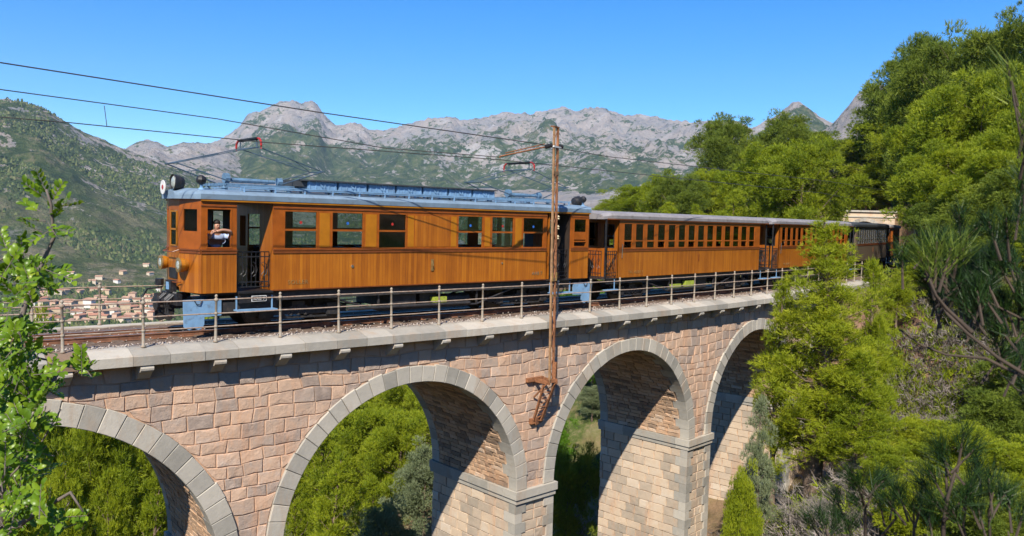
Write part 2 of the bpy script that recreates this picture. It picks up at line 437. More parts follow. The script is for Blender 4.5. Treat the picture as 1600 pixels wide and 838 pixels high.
def terrain_material():
    t = NT('hillside_soil_and_rock'); g = t.node('ShaderNodeNewGeometry'); P = g.outputs['Position']
    rock = t.attr('rock')
    cd = t.node('ShaderNodeVectorMath', operation='LENGTH'); t.link(P, cd.inputs[0]); dist = cd.outputs['Value']
    # far: pine and scrub patches against pale limestone
    n1 = t.noise(P, .009, 9, .68); n2 = t.noise(P, .045, 5, .7)
    m = t.math('ADD', rock, t.math('MULTIPLY', t.math('SUBTRACT', n1, .5), 2.6))
    m = t.math('ADD', m, t.math('MULTIPLY', t.math('SUBTRACT', n2, .5), 2.3))
    mask = t.ramp(m, [(.44, (0, 0, 0)), (.56, (1, 1, 1))])
    rc = t.ramp(t.noise(P, .006, 8, .7), [(.3, (.20, .19, .185)), (.43, (.36, .34, .32)), (.54, (.45, .38, .32)), (.68, (.56, .53, .50))])
    veg = t.ramp(t.noise(P, .02, 7, .75), [(.32, (.024, .044, .014)), (.46, (.055, .09, .025)), (.55, (.11, .14, .045)), (.66, (.28, .23, .14))])
    far = t.mix(mask, veg, rc)
    # valley floor: terraces, orchards, bare tan plots
    fl = t.ramp(t.noise(P, .011, 8, .72), [(.36, (.05, .08, .022)), (.47, (.12, .14, .045)), (.55, (.30, .25, .15)), (.68, (.44, .36, .24))])
    low = t.node('ShaderNodeMapRange'); sz = t.node('ShaderNodeSeparateXYZ'); t.link(P, sz.inputs[0])
    t.link(sz.outputs[2], low.inputs['Value']); low.inputs['From Min'].default_value = 60; low.inputs['From Max'].default_value = -95
    west = t.node('ShaderNodeMapRange'); t.link(sz.outputs[0], west.inputs['Value']); west.inputs['From Min'].default_value = -180; west.inputs['From Max'].default_value = -420
    lf = t.math('MULTIPLY', t.math('MULTIPLY', low.outputs[0], west.outputs[0]), .85)
    far = t.mix(lf, far, fl)
    # near: reddish earth, dry litter and grass
    near = t.ramp(t.noise(P, .35, 8, .7), [(.3, (.05, .055, .02)), (.45, (.16, .11, .06)), (.58, (.30, .19, .11)), (.72, (.36, .28, .18))])
    grass = t.ramp(t.noise(P, 1.7, 5, .7), [(.3, (.035, .055, .015)), (.5, (.09, .11, .03)), (.62, (.17, .15, .07)), (.8, (.28, .22, .13))])
    near = t.mix(t.ramp(t.noise(P, .13, 5), [(.40, (0, 0, 0)), (.56, (1, 1, 1))]), near, grass)
    mr = t.node('ShaderNodeMapRange'); t.link(dist, mr.inputs['Value']); mr.inputs['From Min'].default_value = 90; mr.inputs['From Max'].default_value = 220
    ns = t.node('ShaderNodeSeparateXYZ'); t.link(g.outputs['True Normal'], ns.inputs[0])
    earth = t.ramp(t.noise(P, 1.1, 8, .75), [(.32, (.07, .05, .035)), (.5, (.19, .11, .075)), (.66, (.33, .21, .14)), (.8, (.42, .33, .25))])
    near = t.mix(t.ramp(ns.outputs[2], [(.66, (1, 1, 1)), (.80, (0, 0, 0))]), near, earth)
    col = t.mix(mr.outputs[0], near, far)
    b1 = t.node('ShaderNodeBump'); b1.inputs['Strength'].default_value = .9; b1.inputs['Distance'].default_value = 60
    t.link(t.noise(P, .02, 8, .72), b1.inputs['Height'])
    b2 = t.node('ShaderNodeBump'); b2.inputs['Strength'].default_value = .8; b2.inputs['Distance'].default_value = .25
    t.link(t.noise(P, 1.5, 8, .7), b2.inputs['Height'])
    mx = t.node('ShaderNodeMix', data_type='VECTOR'); t.link(mr.outputs[0], mx.inputs[0]); t.link(b2.outputs[0], mx.inputs[4]); t.link(b1.outputs[0], mx.inputs[5])
    t.link(mx.outputs[1], t.bsdf.inputs['Normal'])
    return t.done(col, .95, 0, .1)
MAT['terrain'] = terrain_material()
terrain = build_terrain()
tag(terrain, kind='structure')

def scatter_blobs(name, n, sampler, size, mat, label, cat):
    """far scrub and pines: small irregular crowns, many to one mesh"""
    pts = sampler(n); n = len(pts)
    base = np.array([(1, 0, 0), (.31, .95, 0), (-.81, .59, 0), (-.81, -.59, 0), (.31, -.95, 0), (.1, 0, 1.0), (.4, .25, .62), (-.5, .1, .68), (.0, -.5, .6)])
    bf = np.array([(0, 1, 6), (1, 2, 7), (2, 3, 7), (3, 4, 8), (4, 0, 8), (0, 6, 8), (6, 5, 8), (6, 7, 5), (7, 8, 5), (1, 7, 6), (3, 8, 7)])
    k = len(base); sz = size[0] + (size[1] - size[0]) * rng.random(n) ** 1.6
    V = base[None] * (1 + .35 * rng.normal(size=(n, k, 1)))
    a = rng.random(n) * 6.28; ca, sa = np.cos(a)[:, None], np.sin(a)[:, None]
    X = V[..., 0] * ca - V[..., 1] * sa; Y = V[..., 0] * sa + V[..., 1] * ca
    hs = (.55 + .5 * rng.random(n))[:, None]
    V = np.stack([X * sz[:, None] * .55, Y * sz[:, None] * .55, V[..., 2] * sz[:, None] * hs], -1) + pts[:, None, :]
    F = (bf[None] + (np.arange(n) * k)[:, None, None]).reshape(-1, 3)
    o = link_mesh(name, np_mesh(name, V.reshape(-1, 3), F, False, {'tone': np.repeat(rng.random(n), k)}), mat)
    return tag(o, label, cat, kind='stuff')
def leaf_material(name, stops, rough=.6, trans=.35, tcol=None, useobj=True):
    t = NT(name); tone = t.attr('tone')
    if useobj: v = t.math('ADD', t.math('MULTIPLY', tone, .75), t.math('MULTIPLY', t.rand(), .25))
    else: v = tone
    col = t.ramp(v, stops)
    t.done(col, rough, 0, .25)
    tr = t.node('ShaderNodeBsdfTranslucent'); t.link(t.mix(1.0, col, tcol or (1.3, 1.25, .5), 'MULTIPLY'), tr.inputs[0])
    mx = t.node('ShaderNodeMixShader'); mx.inputs[0].default_value = trans
    t.link(t.bsdf.outputs[0], mx.inputs[1]); t.link(tr.outputs[0], mx.inputs[2]); t.link(mx.outputs[0], t.out.inputs[0])
    return t.m
MAT['far_scrub'] = leaf_material('far_pine_and_scrub', [(.0, (.022, .042, .014)), (.5, (.06, .09, .028)), (.8, (.11, .14, .04)), (1, (.17, .17, .07))], .9, .15, useobj=False)
def samp_hill(n):
    u = rng.uniform(-60, 760, n); rr = np.sqrt(rng.uniform(1050 ** 2, 2380 ** 2, n))
    a = np.arctan((u - 800) / F_PX); x = np.sin(a) * rr; y = np.cos(a) * rr
    dens = fbm(x / 130, y / 130, 4) + .35 * fbm(x / 30, y / 30, 2); keep = dens > rng.normal(.0, .12, n)
    x, y = x[keep], y[keep]; z = ground(x, y)
    return np.c_[x, y, z - .6]
scatter_blobs('hillside_trees', 62000, samp_hill, (1.8, 7.2), MAT['far_scrub'], 'dark pines and scrub dotted over the far hillside left of the train', 'trees')
def samp_valley(n):
    u = rng.uniform(-60, 330, n); rr = np.sqrt(rng.uniform(420 ** 2, 1250 ** 2, n))
    a = np.arctan((u - 800) / F_PX); x = np.sin(a) * rr; y = np.cos(a) * rr
    keep = (fbm(x / 60, y / 60, 3) > rng.normal(.0, .2, n))
    x, y = x[keep], y[keep]; return np.c_[x, y, ground(x, y) - .4]
scatter_blobs('orchard_trees', 9000, samp_valley, (2.5, 6.5), MAT['far_scrub'], 'green orchard trees spread between the town houses in the valley', 'trees')
# ================================================================ the viaduct
def stone_mat(name, stops, mort=None, scale=1.0, bump=.5, streak=(.35, .19, .10), streak_amt=.35, rough=.9, dist=.025):
    t = NT(name); c = t.node('ShaderNodeNewGeometry').outputs['Position']
    tone = t.attr('tone')
    n = t.noise(c, 5 * scale, 8, .72); n2 = t.noise(c, .7 * scale, 4)
    v = t.math('ADD', t.math('MULTIPLY', tone, .55), t.math('ADD', t.math('MULTIPLY', n, .42), t.math('MULTIPLY', t.math('SUBTRACT', n2, .5), .35)))
    col = t.ramp(v, stops)
    st = t.noise(t.mapping(c, (1, 1, .22)), 1.6, 6, .7)
    f = t.ramp(st, [(.52, (0, 0, 0)), (.72, (1, 1, 1))])
    col = t.mix(t.math('MULTIPLY', f, streak_amt), col, streak)
    sp = t.noise(c, 22 * scale, 5, .8)
    f2 = t.ramp(sp, [(.60, (0, 0, 0)), (.70, (1, 1, 1))])
    col = t.mix(t.math('MULTIPLY', f2, .38), col, (.10, .085, .07))
    t.bump(t.math('ADD', t.noise(c, 9 * scale, 8, .7), t.math('MULTIPLY', sp, .5)), bump, dist)
    return t.done(col, rough, 0, .2)
MAT['rubble'] = stone_mat('rough_pink_stone', [(.2, (.29, .22, .18)), (.38, (.45, .35, .28)), (.5, (.53, .37, .265)), (.62, (.62, .42, .29)), (.8, (.60, .50, .42))], streak=(.62, .33, .18), streak_amt=.75, bump=.8, dist=.03)
MAT['pier_stone'] = stone_mat('cut_pier_stone', [(.2, (.36, .30, .23)), (.45, (.52, .41, .30)), (.65, (.60, .46, .32)), (.85, (.63, .54, .43))], streak=(.55, .27, .13), streak_amt=.5)
MAT['lining'] = stone_mat('thin_vault_stone', [(.2, (.24, .17, .12)), (.45, (.46, .31, .20)), (.65, (.56, .36, .22)), (.85, (.60, .49, .38))], streak=(.55, .25, .11), streak_amt=.5, bump=.8)
MAT['grey_stone'] = stone_mat('grey_dressed_limestone', [(.2, (.29, .27, .23)), (.42, (.39, .36, .305)), (.6, (.46, .42, .35)), (.85, (.54, .49, .41))], streak=(.40, .27, .17), streak_amt=.6, bump=.5, dist=.02)
MAT['mortar'] = stone_mat('orange_lime_mortar', [(.2, (.46, .29, .18)), (.6, (.60, .38, .25)), (.9, (.64, .49, .37))], streak=(.30, .20, .13), streak_amt=.4, bump=.5)
MAT['grey_brown'] = stone_mat('brown_stained_limestone', [(.2, (.20, .14, .10)), (.6, (.30, .20, .13)), (.9, (.40, .30, .21))], bump=.5)

WO, WI = 0.0, 4.2                 # wall faces
S0, S1 = -10.0, 42.5
ZB = -24.0
ARCH = [(-1.12, -5.8, 4.42, .52), (8.58, -5.34, 3.82, .46), (17.87, -5.34, 3.84, .46), (27.25, -5.34, 3.84, .48), (36.6, -5.34, 3.55, .46)]
viaduct = empty('viaduct', W(16, 2, -14), label='curved stone viaduct of pink blocks with grey arch rings carrying the train', cat='viaduct')
VL = Vector(W(16, 2, -14))
def vx(s, o, z): p = W(s, o, z); return (p[0] - VL.x, p[1] - VL.y, p[2] - VL.z)
def part(name, mb, mat, parent=None, **k): return mb.build(name, MAT[mat] if isinstance(mat, str) else mat, parent or viaduct, tone=True, **k)
def nvx(P): return Wv(P) - np.array(VL)

def intrados(s):
    for c, cz, r, t in ARCH:
        if abs(s - c) < r: return cz + math.sqrt(r * r - (s - c) ** 2)
    return None
# core mass: mortar-coloured body the stones are set into
core = MB(vx); core.tone = .5
def core_build():
    e = .035
    ss = sorted(set([S0, S1] + [c + sgn * (r + .04) for c, cz, r, t in ARCH for sgn in (-1, 1)] + list(np.arange(S0, S1, .25)) +
                    [c + (r + .04) * math.cos(a) for c, cz, r, t in ARCH for a in np.linspace(0, math.pi, 41)]))
    def zlow(s, side):
        for c, cz, r, t in ARCH:
            q = r + .04
            if abs(s - c) < q - 1e-6 or (abs(s - c) < q + 1e-6 and (side > 0) == (s < c)):
                return cz + math.sqrt(max(0, q * q - (s - c) ** 2))
        return None
    zt = -.33
    for a, b in zip(ss[:-1], ss[1:]):
        if b - a < 1e-5: continue
        m = (a + b) / 2; inar = None
        for c, cz, r, t in ARCH:
            if abs(m - c) < r + .04: inar = (c, cz, r + .04)
        if inar:
            c, cz, q = inar
            za = cz + math.sqrt(max(0, q * q - (a - c) ** 2)); zb = cz + math.sqrt(max(0, q * q - (b - c) ** 2))
        else: za = zb = ZB
        o0, o1 = WO + e, WI - e
        core.add([(a, o0, za), (b, o0, zb), (b, o0, zt), (a, o0, zt), (a, o1, za), (b, o1, zb), (b, o1, zt), (a, o1, zt)],
                 [(0, 1, 2, 3), (5, 4, 7, 6), (3, 2, 6, 7), (1, 0, 4, 5)])
    for c, cz, r, t in ARCH:
        for sg in (-1, 1):
            x = c + sg * (r + .04)
            core.add([(x, WO + e, ZB), (x, WI - e, ZB), (x, WI - e, cz), (x, WO + e, cz)], [(0, 1, 2, 3)])
    for x in (S0, S1): core.add([(x, WO + e, ZB), (x, WI - e, ZB), (x, WI - e, -.33), (x, WO + e, -.33)], [(0, 1, 2, 3)])
core_build()
part('wall_core', core, 'mortar')

def rock_face(mb, quad, nrm, proud, rough, tone, joint=.011):
    """one stone: quad corners on the surface (world-like params), set proud by a chamfered face with a raised centre"""
    q = [Vector(p) + (Vector([random.uniform(-1, 1) * .010 for _ in range(3)]) if rough == .010 else Vector()) for p in quad]; cen = sum(q, Vector()) / len(q); n = Vector(nrm)
    n0 = [c + (cen - c).normalized() * joint for c in q]
    ch = .016 if rough < .02 and joint < .015 else .024
    ring = []
    for i, p in enumerate(n0):
        m = (p + n0[(i + 1) % len(n0)]) / 2
        ring += [p, m + (cen - m) * random.uniform(-.02, .05)] if len(n0) == 4 else [p]
    base = [p - n * .03 for p in ring]; hh = proud * random.uniform(.7, 1.15)
    top = [p + (cen - p).normalized() * ch * random.uniform(.7, 1.5) + n * (hh + rough * random.uniform(-.5, .5)) for p in ring]
    mid = cen + n * (hh + rough * random.uniform(-.2, .9)) + (ring[0] - cen) * random.uniform(-.4, .4)
    k = len(ring); mb.tone = tone
    mb.add(base + top + [mid], [(i, (i + 1) % k, k + (i + 1) % k, k + i) for i in range(k)] + [(k + i, k + (i + 1) % k, 2 * k) for i in range(k)])

# voussoirs: every ring stone its own part
def ring_limit(c, cz, re, z_imp):
    return 0
for ai, (c, cz, r, t) in enumerate(ARCH):
    n = int(round(math.pi * (r + t) / .44)) | 1
    extra = 2 if ai in (0, 3) else 0
    for k in range(n):
        a0 = math.pi * k / n; a1 = math.pi * (k + 1) / n
        jn = .006 / r
        a0 += jn; a1 -= jn; tt = t + random.uniform(-.03, .02); dep = (.55 if k % 2 else .34) + random.uniform(-.04, .04)
        mb = MB(vx); mb.tone = random.random(); pr = WO - .045 + random.uniform(-.006, .006)
        V = []
        for (o, ins) in ((pr + .012, 0), (pr, .012), (dep, 0)):
            for a, rr in ((a0, r), ((a0 + a1) / 2, r), (a1, r), (a1, r + tt), ((a0 + a1) / 2, r + tt), (a0, r + tt)):
                aa = a + ((ins / r) if a == a0 else (-ins / r if a == a1 else 0)); q = rr + (ins if rr == r else -ins)
                V.append((c + q * math.cos(aa), o, cz + q * math.sin(aa)))
        F = [tuple(range(6, 12))]
        for i in range(6):
            j = (i + 1) % 6
            F += [(i, j, 6 + j, 6 + i), (i, 12 + i, 12 + j, j)]
        mb.add(V, F); part('voussoir', mb, 'grey_stone')
    # far side ring in one strip of stones
    mb = MB(vx)
    for k in range(n):
        a0 = math.pi * k / n + .003; a1 = math.pi * (k + 1) / n - .003; mb.tone = random.random()
        V = [(c + q * math.cos(a), o, cz + q * math.sin(a)) for o in (WI - .35, WI + .04) for a, q in ((a0, r), (a1, r), (a1, r + t), (a0, r + t))]
        mb.add(V, [(0, 3, 2, 1), (4, 5, 6, 7), (0, 1, 5, 4), (1, 2, 6, 5), (2, 3, 7, 6), (3, 0, 4, 7)])
    part('far_arch_ring', mb, 'grey_stone', kind='stuff')
    # vault lining: thin courses
    mb = MB(vx); L = math.pi * r; nc = int(L / .15)
    for k in range(nc):
        a0 = math.pi * k / nc; a1 = math.pi * (k + 1) / nc; am = (a0 + a1) / 2
        vk = int(am / math.pi * n); o = (.55 if vk % 2 else .34) + .04
        while o < WI - .36:
            w = random.uniform(.28, .62); o2 = min(o + w, WI - .35); pr = random.uniform(.0, .028)
            q = [(c + r * math.cos(a), oo, cz + r * math.sin(a)) for a, oo in ((a0, o), (a1, o), (a1, o2), (a0, o2))]
            nn = (-math.cos(am), 0, -math.sin(am))
            rock_face(mb, q, nn, pr, .012, random.random(), .008); o = o2
    part('vault_lining', mb, 'lining', kind='stuff')

# piers: impost bands and coursed faces below
PIERS = []
for (c, cz, r, t), (c2, cz2, r2, t2) in zip(ARCH[:-1], ARCH[1:]):
    PIERS.append((c + r, c2 - r2, min(cz, cz2)))
zi = {}
def impost(s0, s1, zt, h=.40, pj=.09):
    for (a, b, name) in ((s0 - pj, s1 + pj, 'front'),):
        mb = MB(vx); mb.tone = .6
        mb.box((a, WO - .045 - pj, zt - h * .62), (b, WO + .5, zt))
        mb.box((a + pj * .5, WO - .045 - pj * .5, zt - h), (b - pj * .5, WO + .5, zt - h * .62 - .002))
        part('impost_block', mb, 'grey_stone')
    for side, x0, x1 in ((-1, s0 - pj, s0 + .3), (1, s1 - .3, s1 + pj)):
        o = WO + .51
        while o < WI:
            o2 = min(o + random.uniform(.7, .95), WI + .09); mb = MB(vx); mb.tone = random.random()
            mb.box((x0, o + .006, zt - h * .62), (x1, o2, zt - .003)); mb.box((x0 + (pj * .5 if side < 0 else 0), o + .006, zt - h), (x1 - (pj * .5 if side > 0 else 0), o2, zt - h * .62 - .003))
            part('impost_block', mb, 'grey_stone'); o = o2
for s0, s1, z in PIERS[0:]:
    impost(s0, s1, z - .005)
pierface = MB(vx)
for pi, (s0, s1, z) in enumerate(PIERS):
    zt = z - .005 - .40; zc = zt; row = 0
    while zc > -19:
        h = random.uniform(.30, .38); z1 = zc - h
        # quoins at the front corners, long and short
        ql = (.42, .26)[row % 2]; qd = (.28, .5)[row % 2]
        for sg, x0, x1 in ((-1, s0, s0 + min(ql, (s1 - s0) / 2 - .01)), (1, s1 - min(ql, (s1 - s0) / 2 - .01), s1)):
            mb = MB(vx); mb.tone = random.random()
            mb.box((x0 - (.02 if sg < 0 else 0), WO - .03, z1 + .008), (x1 + (.02 if sg > 0 else 0), WO + qd, zc)); part('quoin', mb, 'grey_stone') if z1 > -14 else None
        a = s0 + ql + .005; b = s1 - ql - .005
        while a < b - .05:
            w = min(random.uniform(.35, .6), b - a); w = b - a if b - a - w < .15 else w
            rock_face(pierface, [(a, WO + .03, z1), (a + w, WO + .03, z1), (a + w, WO + .03, zc), (a, WO + .03, zc)], (0, -1, 0), .02, .012, random.random()); a += w
        for x, nx in ((s0, -1), (s1, 1)):
            o = WO + qd + .005
            while o < WI - .05:
                w = min(random.uniform(.4, .75), WI - o); 
                rock_face(pierface, [(x - nx * .03, o, z1), (x - nx * .03, o + w, z1), (x - nx * .03, o + w, zc), (x - nx * .03, o, zc)], (nx, 0, 0), .035, .006, random.random(), .007); o += w
        zc = z1; row += 1
part('pier_facing', pierface, 'pier_stone', kind='stuff')

# spandrel wall: coursed rock-faced blocks, nearest as single parts
blocks = []
z = -.34; row = 0
while z > -16:
    h = random.uniform(.28, .37); z1 = z - h; s = S0 + random.uniform(0, .4)
    while s < S1:
        w = random.uniform(.36, .68); a, b = s, s + w; s = b
        zm = (z + z1) / 2; skip = False
        poly = [(a, z1), ((a + b) / 2, z1), (b, z1), (b, z), ((a + b) / 2, z), (a, z)]
        out = []; inside = 0
        for (x, y) in poly:
            for c, cz, r, t in ARCH:
                Re = r + t - .01
                if y >= cz:
                    d = math.hypot(x - c, y - cz)
                    if d < Re:
                        inside += 1; k = Re / max(d, 1e-3); x, y = c + (x - c) * k, cz + (y - cz) * k
                elif abs(x - c) < Re: inside += 1; x = c + (Re if x > c else -Re)
            out.append((x, y))
        if inside >= 6: continue
        below = any(p0 - .02 < (a + b) / 2 < p1 + .02 and zm < zz - .1 for p0, p1, zz in PIERS)
        if below: continue
        A = 0
        for i in range(6): A += out[i][0] * out[(i + 1) % 6][1] - out[(i + 1) % 6][0] * out[i][1]
        if A / 2 < .035 or max(p[1] for p in out) - min(p[1] for p in out) > h * 1.9 or max(p[0] for p in out) - min(p[0] for p in out) > w * 1.9: continue
        wx, wy, wz = W((a + b) / 2, 0, zm); dist = math.sqrt(wx * wx + wy * wy + (wz - CAM_Z) ** 2)
        blocks.append((A / 2 / dist ** 2, out, zm, a))
    z = z1; row += 1
blocks.sort(key=lambda b: -b[0])
vis = [b for b in blocks if -3.5 < b[3] < 33 and b[2] > -9.5]
single = set(id(b) for b in vis[:298]); rest = MB(vx)
for b in blocks:
    def wob(x, y):
        k = 1.0
        for c, cz, r, t in ARCH:
            k = min(k, max(0, (math.hypot(x - c, max(0, y - cz)) - r - t) / .5))
        if y > -.4: k = 0
        return x + k * .10 * float(fbm(x * 1.3, y * 1.3, 2)), y + k * .09 * float(fbm(x * .9 + 40, y * 1.7, 2))
    q = [(wob(x, y)[0], WO + .02, wob(x, y)[1]) for x, y in b[1]]
    if id(b) in single:
        mb = MB(vx); rock_face(mb, q, (0, -1, 0), .010, .010, random.random() * .7 + .15, .011); part('stone_block', mb, 'rubble')
    else: rock_face(rest, q, (0, -1, 0), .010, .010, random.random() * .7 + .15, .011)
part('stone_facing', rest, 'rubble', kind='stuff')

# cornice slabs, near and far, each a part; weathered top falls outwards
def cornice(near):
    s = S0
    while s < S1 - .1:
        w = random.uniform(.74, .86); s2 = min(s + w, S1); mb = MB(lambda x, y, zz: vx(x, (y if near else 4.2 - y), zz))
        mb.tone = random.random(); dz = random.uniform(-.006, .006); do = random.uniform(-.008, .008)
        if near and 12.1 < (s + s2) / 2 < 14.3:  # notch for the mast leaves the slab short
            pass
        mb.prism([(-.42 + do, -.325), (-.42 + do, -.125 + dz), (-.40 + do, -.108 + dz), (-.03, -.004 + dz), (.36, .0 + dz), (.36, -.325)], s + .004, s2 - .004, 1)
        st = 'grey_brown' if near and -.75 < (s + s2) / 2 < .75 else 'grey_stone'
        part('cornice_slab', mb, st); s = s2
cornice(True); cornice(False)
# corbels under every rail post
for i in range(-6, 27):
    s = i * 1.5562 - .02
    for near in (True, False):
        if not near and (i % 1): continue
        mb = MB(lambda x, y, zz: vx(x, (y if near else 4.2 - y), zz)); mb.tone = random.uniform(.5, 1)
        pr = [(.05, -.328), (-.36, -.328), (-.395, -.352), (-.41, -.395), (-.40, -.44), (-.365, -.475), (-.31, -.485), (-.20, -.56), (-.09, -.66), (.05, -.70)]
        mb.prism(pr, s - .135, s + .135)
        part('corbel', mb, 'grey_stone')

# deck ballast
def ballast():
    ss = np.arange(S0, 99, .09); oo = np.concatenate([np.arange(.30, 3.95, .08)])
    S, O = np.meshgrid(ss, oo, indexing='ij')
    Z = -.035 + .02 * fbm(S / .3, O / .3, 3) + .018 * (vnoise(S / .07, O / .07) - .5) - .03 * smooth((np.abs(O - 2.0) - .3) / .2) * (1 - smooth((np.abs(O - 2.0) - .62) / .3))
    me = np_mesh('ballast', Wv(np.c_[S.ravel(), O.ravel(), Z.ravel()]), _grid(len(ss), len(oo)), False)
    o = link_mesh('ballast', me, MAT['ballast']); tag(o, kind='structure')
    # loose stones
    n = 6000; s = rng.uniform(-6, 34, n); o = np.where(rng.random(n) < .75, np.abs(rng.normal(.33, .16, n)) + .12, rng.uniform(.4, 3.9, n))
    base = np.array([(1, 0, 0), (0, 1, 0), (-1, 0, 0), (0, -1, 0), (0, 0, .8), (0, 0, -.5)]); bf = np.array([(0, 1, 4), (1, 2, 4), (2, 3, 4), (3, 0, 4), (1, 0, 5), (2, 1, 5), (3, 2, 5), (0, 3, 5)])
    V = base[None] * (1 + .3 * rng.normal(size=(n, 6, 1))) * rng.uniform(.012, .028, n)[:, None, None]
    a = rng.random(n) * 6.28; X = V[..., 0] * np.cos(a)[:, None] - V[..., 1] * np.sin(a)[:, None]; Y = V[..., 0] * np.sin(a)[:, None] + V[..., 1] * np.cos(a)[:, None]
    P = Wv(np.c_[s, o, np.where(o < .37, .008, -.02)])
    V = np.stack([X, Y, V[..., 2]], -1) + P[:, None]
    ob = link_mesh('ballast_stones', np_mesh('ballast_stones', V.reshape(-1, 3), (bf[None] + (np.arange(n) * 6)[:, None, None]).reshape(-1, 3), False, {'tone': np.repeat(rng.random(n), 6)}), MAT['gravel'])
    tag(ob, 'pale crushed stones scattered along the edge of the track bed', 'gravel', kind='stuff')
def _grid(n, m):
    i = np.arange(n - 1)[:, None] * m; j = np.arange(m - 1)[None, :]
    return np.stack([i + j, i + m + j, i + m + j + 1, i + j + 1], -1).reshape(-1, 4)
MAT['ballast'] = stone_mat('rust_stained_ballast', [(.2, (.17, .12, .09)), (.5, (.36, .28, .21)), (.8, (.56, .49, .41))], scale=3, bump=1.0, dist=.03)
MAT['gravel'] = stone_mat('crushed_white_stone', [(.2, (.36, .28, .22)), (.5, (.52, .44, .37)), (.9, (.66, .60, .53))], scale=4)
ballast()

# ================================================================ track
MAT['rust'] = paint('rusty_steel', (.22, .10, .055), .75, .5, 4, dirt=(.09, .045, .03), spec=.3)
MAT['railhead'] = paint('worn_rail_top', (.42, .36, .32), .35, .3, 5, metal=.7, dirt=(.25, .14, .09))
MAT['old_wood'] = paint('weathered_sleeper', (.13, .085, .055), .9, .5, 6, dirt=(.25, .19, .14))
TC = 2.0
track = empty('railway_track', W(4, TC, 0), label='narrow gauge railway track of two rusty rails along the viaduct deck', cat='track')
TL = Vector(W(4, TC, 0))
tx = lambda s, o, z: tuple(Vector(W(s, o, z)) - TL)
def arcpoly(poly, sa, sb, ds=.6):
    mb = MB(tx); mb.prism(poly, sa, sb, int((sb - sa) / ds)); return mb
for side in (-1, 1):
    o = TC + side * .457
    w = [(o - .055, -.05), (o + .055, -.05), (o + .012, -.03), (o + .010, .045), (o + .03, .055), (o + .03, .078), (o - .03, .078), (o - .03, .055), (o - .010, .045), (o - .012, -.03)]
    rl = arcpoly(w, S0, 98).build('rail', MAT['rust'], track)
    arcpoly([(o - .026, .0785), (o + .026, .0785), (o + .024, .082), (o - .024, .082)], S0, 98).build('rail_head', MAT['railhead'], rl)
s = S0 + .2; slp = None
while s < 12:
    P = Vector(W(s, TC, 0)) - TL
    if slp is None:
        mb = MB().box((-.11, -.9, -.13), (.11, .9, -.028)); slp = mb.mesh('sleeper')
    ob = link_mesh('sleeper', slp, MAT['old_wood'], track); ob.location = P; ob.rotation_euler = (0, 0, TH + KC * s + random.uniform(-.01, .01))
    s += .62

# ================================================================ railings
MAT['post'] = paint('weathered_cream_iron', (.31, .27, .21), .6, .25, 8, dirt=(.30, .14, .06), spec=.4)
MAT['railpipe'] = paint('rusting_grey_pipe', (.38, .29, .22), .55, .3, 7, dirt=(.25, .11, .06), spec=.4)
def railing(o, i0, i1, label, hgt=1.1, skip=()):
    root = empty('iron_railing', W(5 * 1.5562, o, 0), label=label, cat='railing'); L = Vector(root.location)
    fx = lambda s, oo, z: tuple(Vector(W(s, oo, z)) - L)
    pm = MB(); pm.lathe([(.055, 0), (.055, .03), (.036, .05), (.030, .45), (.027, .93), (.045, .945), (.058, .975), (.045, 1.0), (.026, 1.015), (.022, 1.03), (.036, 1.05), (.034, 1.075), (.012, 1.10)], n=10)
    for zz in (.36, .66): pm.lathe([(.03, zz - .03), (.044, zz - .02), (.044, zz + .02), (.03, zz + .03)], n=8)
    pme = pm.mesh('post', True)
    for i in range(i0, i1):
        if i in skip: continue
        ob = link_mesh('post', pme, MAT['post'], root); ob.location = Vector(W(i * 1.5562, o, 0)) - L
        ob.rotation_euler = (random.uniform(-.012, .012), random.uniform(-.012, .012), random.random() * 6)
    for zz in (.36, .66, .975):
        mb = MB(); pts = [fx(s, o, zz + .004 * math.sin(s * 3.1 + zz * 9)) for s in np.arange(i0 * 1.5562, (i1 - 1) * 1.5562 + .01, 1.5562 / 2)]
        mb.tube(pts, .0165, 6); mb.build('rail', MAT['railpipe'], root, smooth=True)
railing(0.0, -5, 28, 'near cream iron railing with ball-topped posts along the front edge of the viaduct')
railing(4.2, -6, 28, 'far grey iron railing behind the track with the town seen through it')
# ================================================================ the train
MAT['wood'] = wood('varnished_teak_boards', (.36, .108, .008), (.55, .200, .014), (.14, .034, .004))
MAT['wood_trim'] = paint('varnished_teak_trim', (.32, .082, .009), .32, .25, 5)
MAT['wood_gold'] = paint('golden_varnished_panel', (.42, .155, .010), .3, .2, 3)
MAT['wood_dark'] = paint('dark_belt_rail', (.20, .055, .012), .4, .3, 6)
MAT['wood_shaded'] = wood('shaded_brown_boards', (.12, .085, .05), (.16, .115, .07), (.06, .04, .025), rough=.6)  # coach boards with the shade of the trees put into the colour
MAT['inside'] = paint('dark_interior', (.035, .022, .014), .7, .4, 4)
MAT['inside_wood'] = paint('interior_wood', (.26, .10, .03), .5, .3, 4)
MAT['black'] = paint('black_iron', (.016, .016, .018), .5, .5, 5, dirt=(.05, .04, .034))
MAT['under'] = paint('dark_underframe', (.028, .027, .028), .6, .5, 4, dirt=(.07, .055, .045))  # near-black; on far-side parts it stands in for shade beneath the body
MAT['blue'] = paint('pale_blue_paint', (.19, .34, .52), .45, .18, 3, dirt=(.14, .22, .32), spec=.4)
MAT['blue_dark'] = paint('grey_blue_paint', (.12, .22, .33), .5, .3, 5, dirt=(.07, .10, .13))
MAT['roof_grey'] = paint('grey_roof_canvas', (.27, .25, .25), .8, .2, 2, dirt=(.18, .16, .15))
MAT['roof_blue'] = paint('blue_grey_roof', (.19, .27, .35), .6, .2, 2.5, dirt=(.16, .21, .26))
MAT['roof_black'] = paint('dark_roof', (.05, .055, .06), .6, .3, 3)
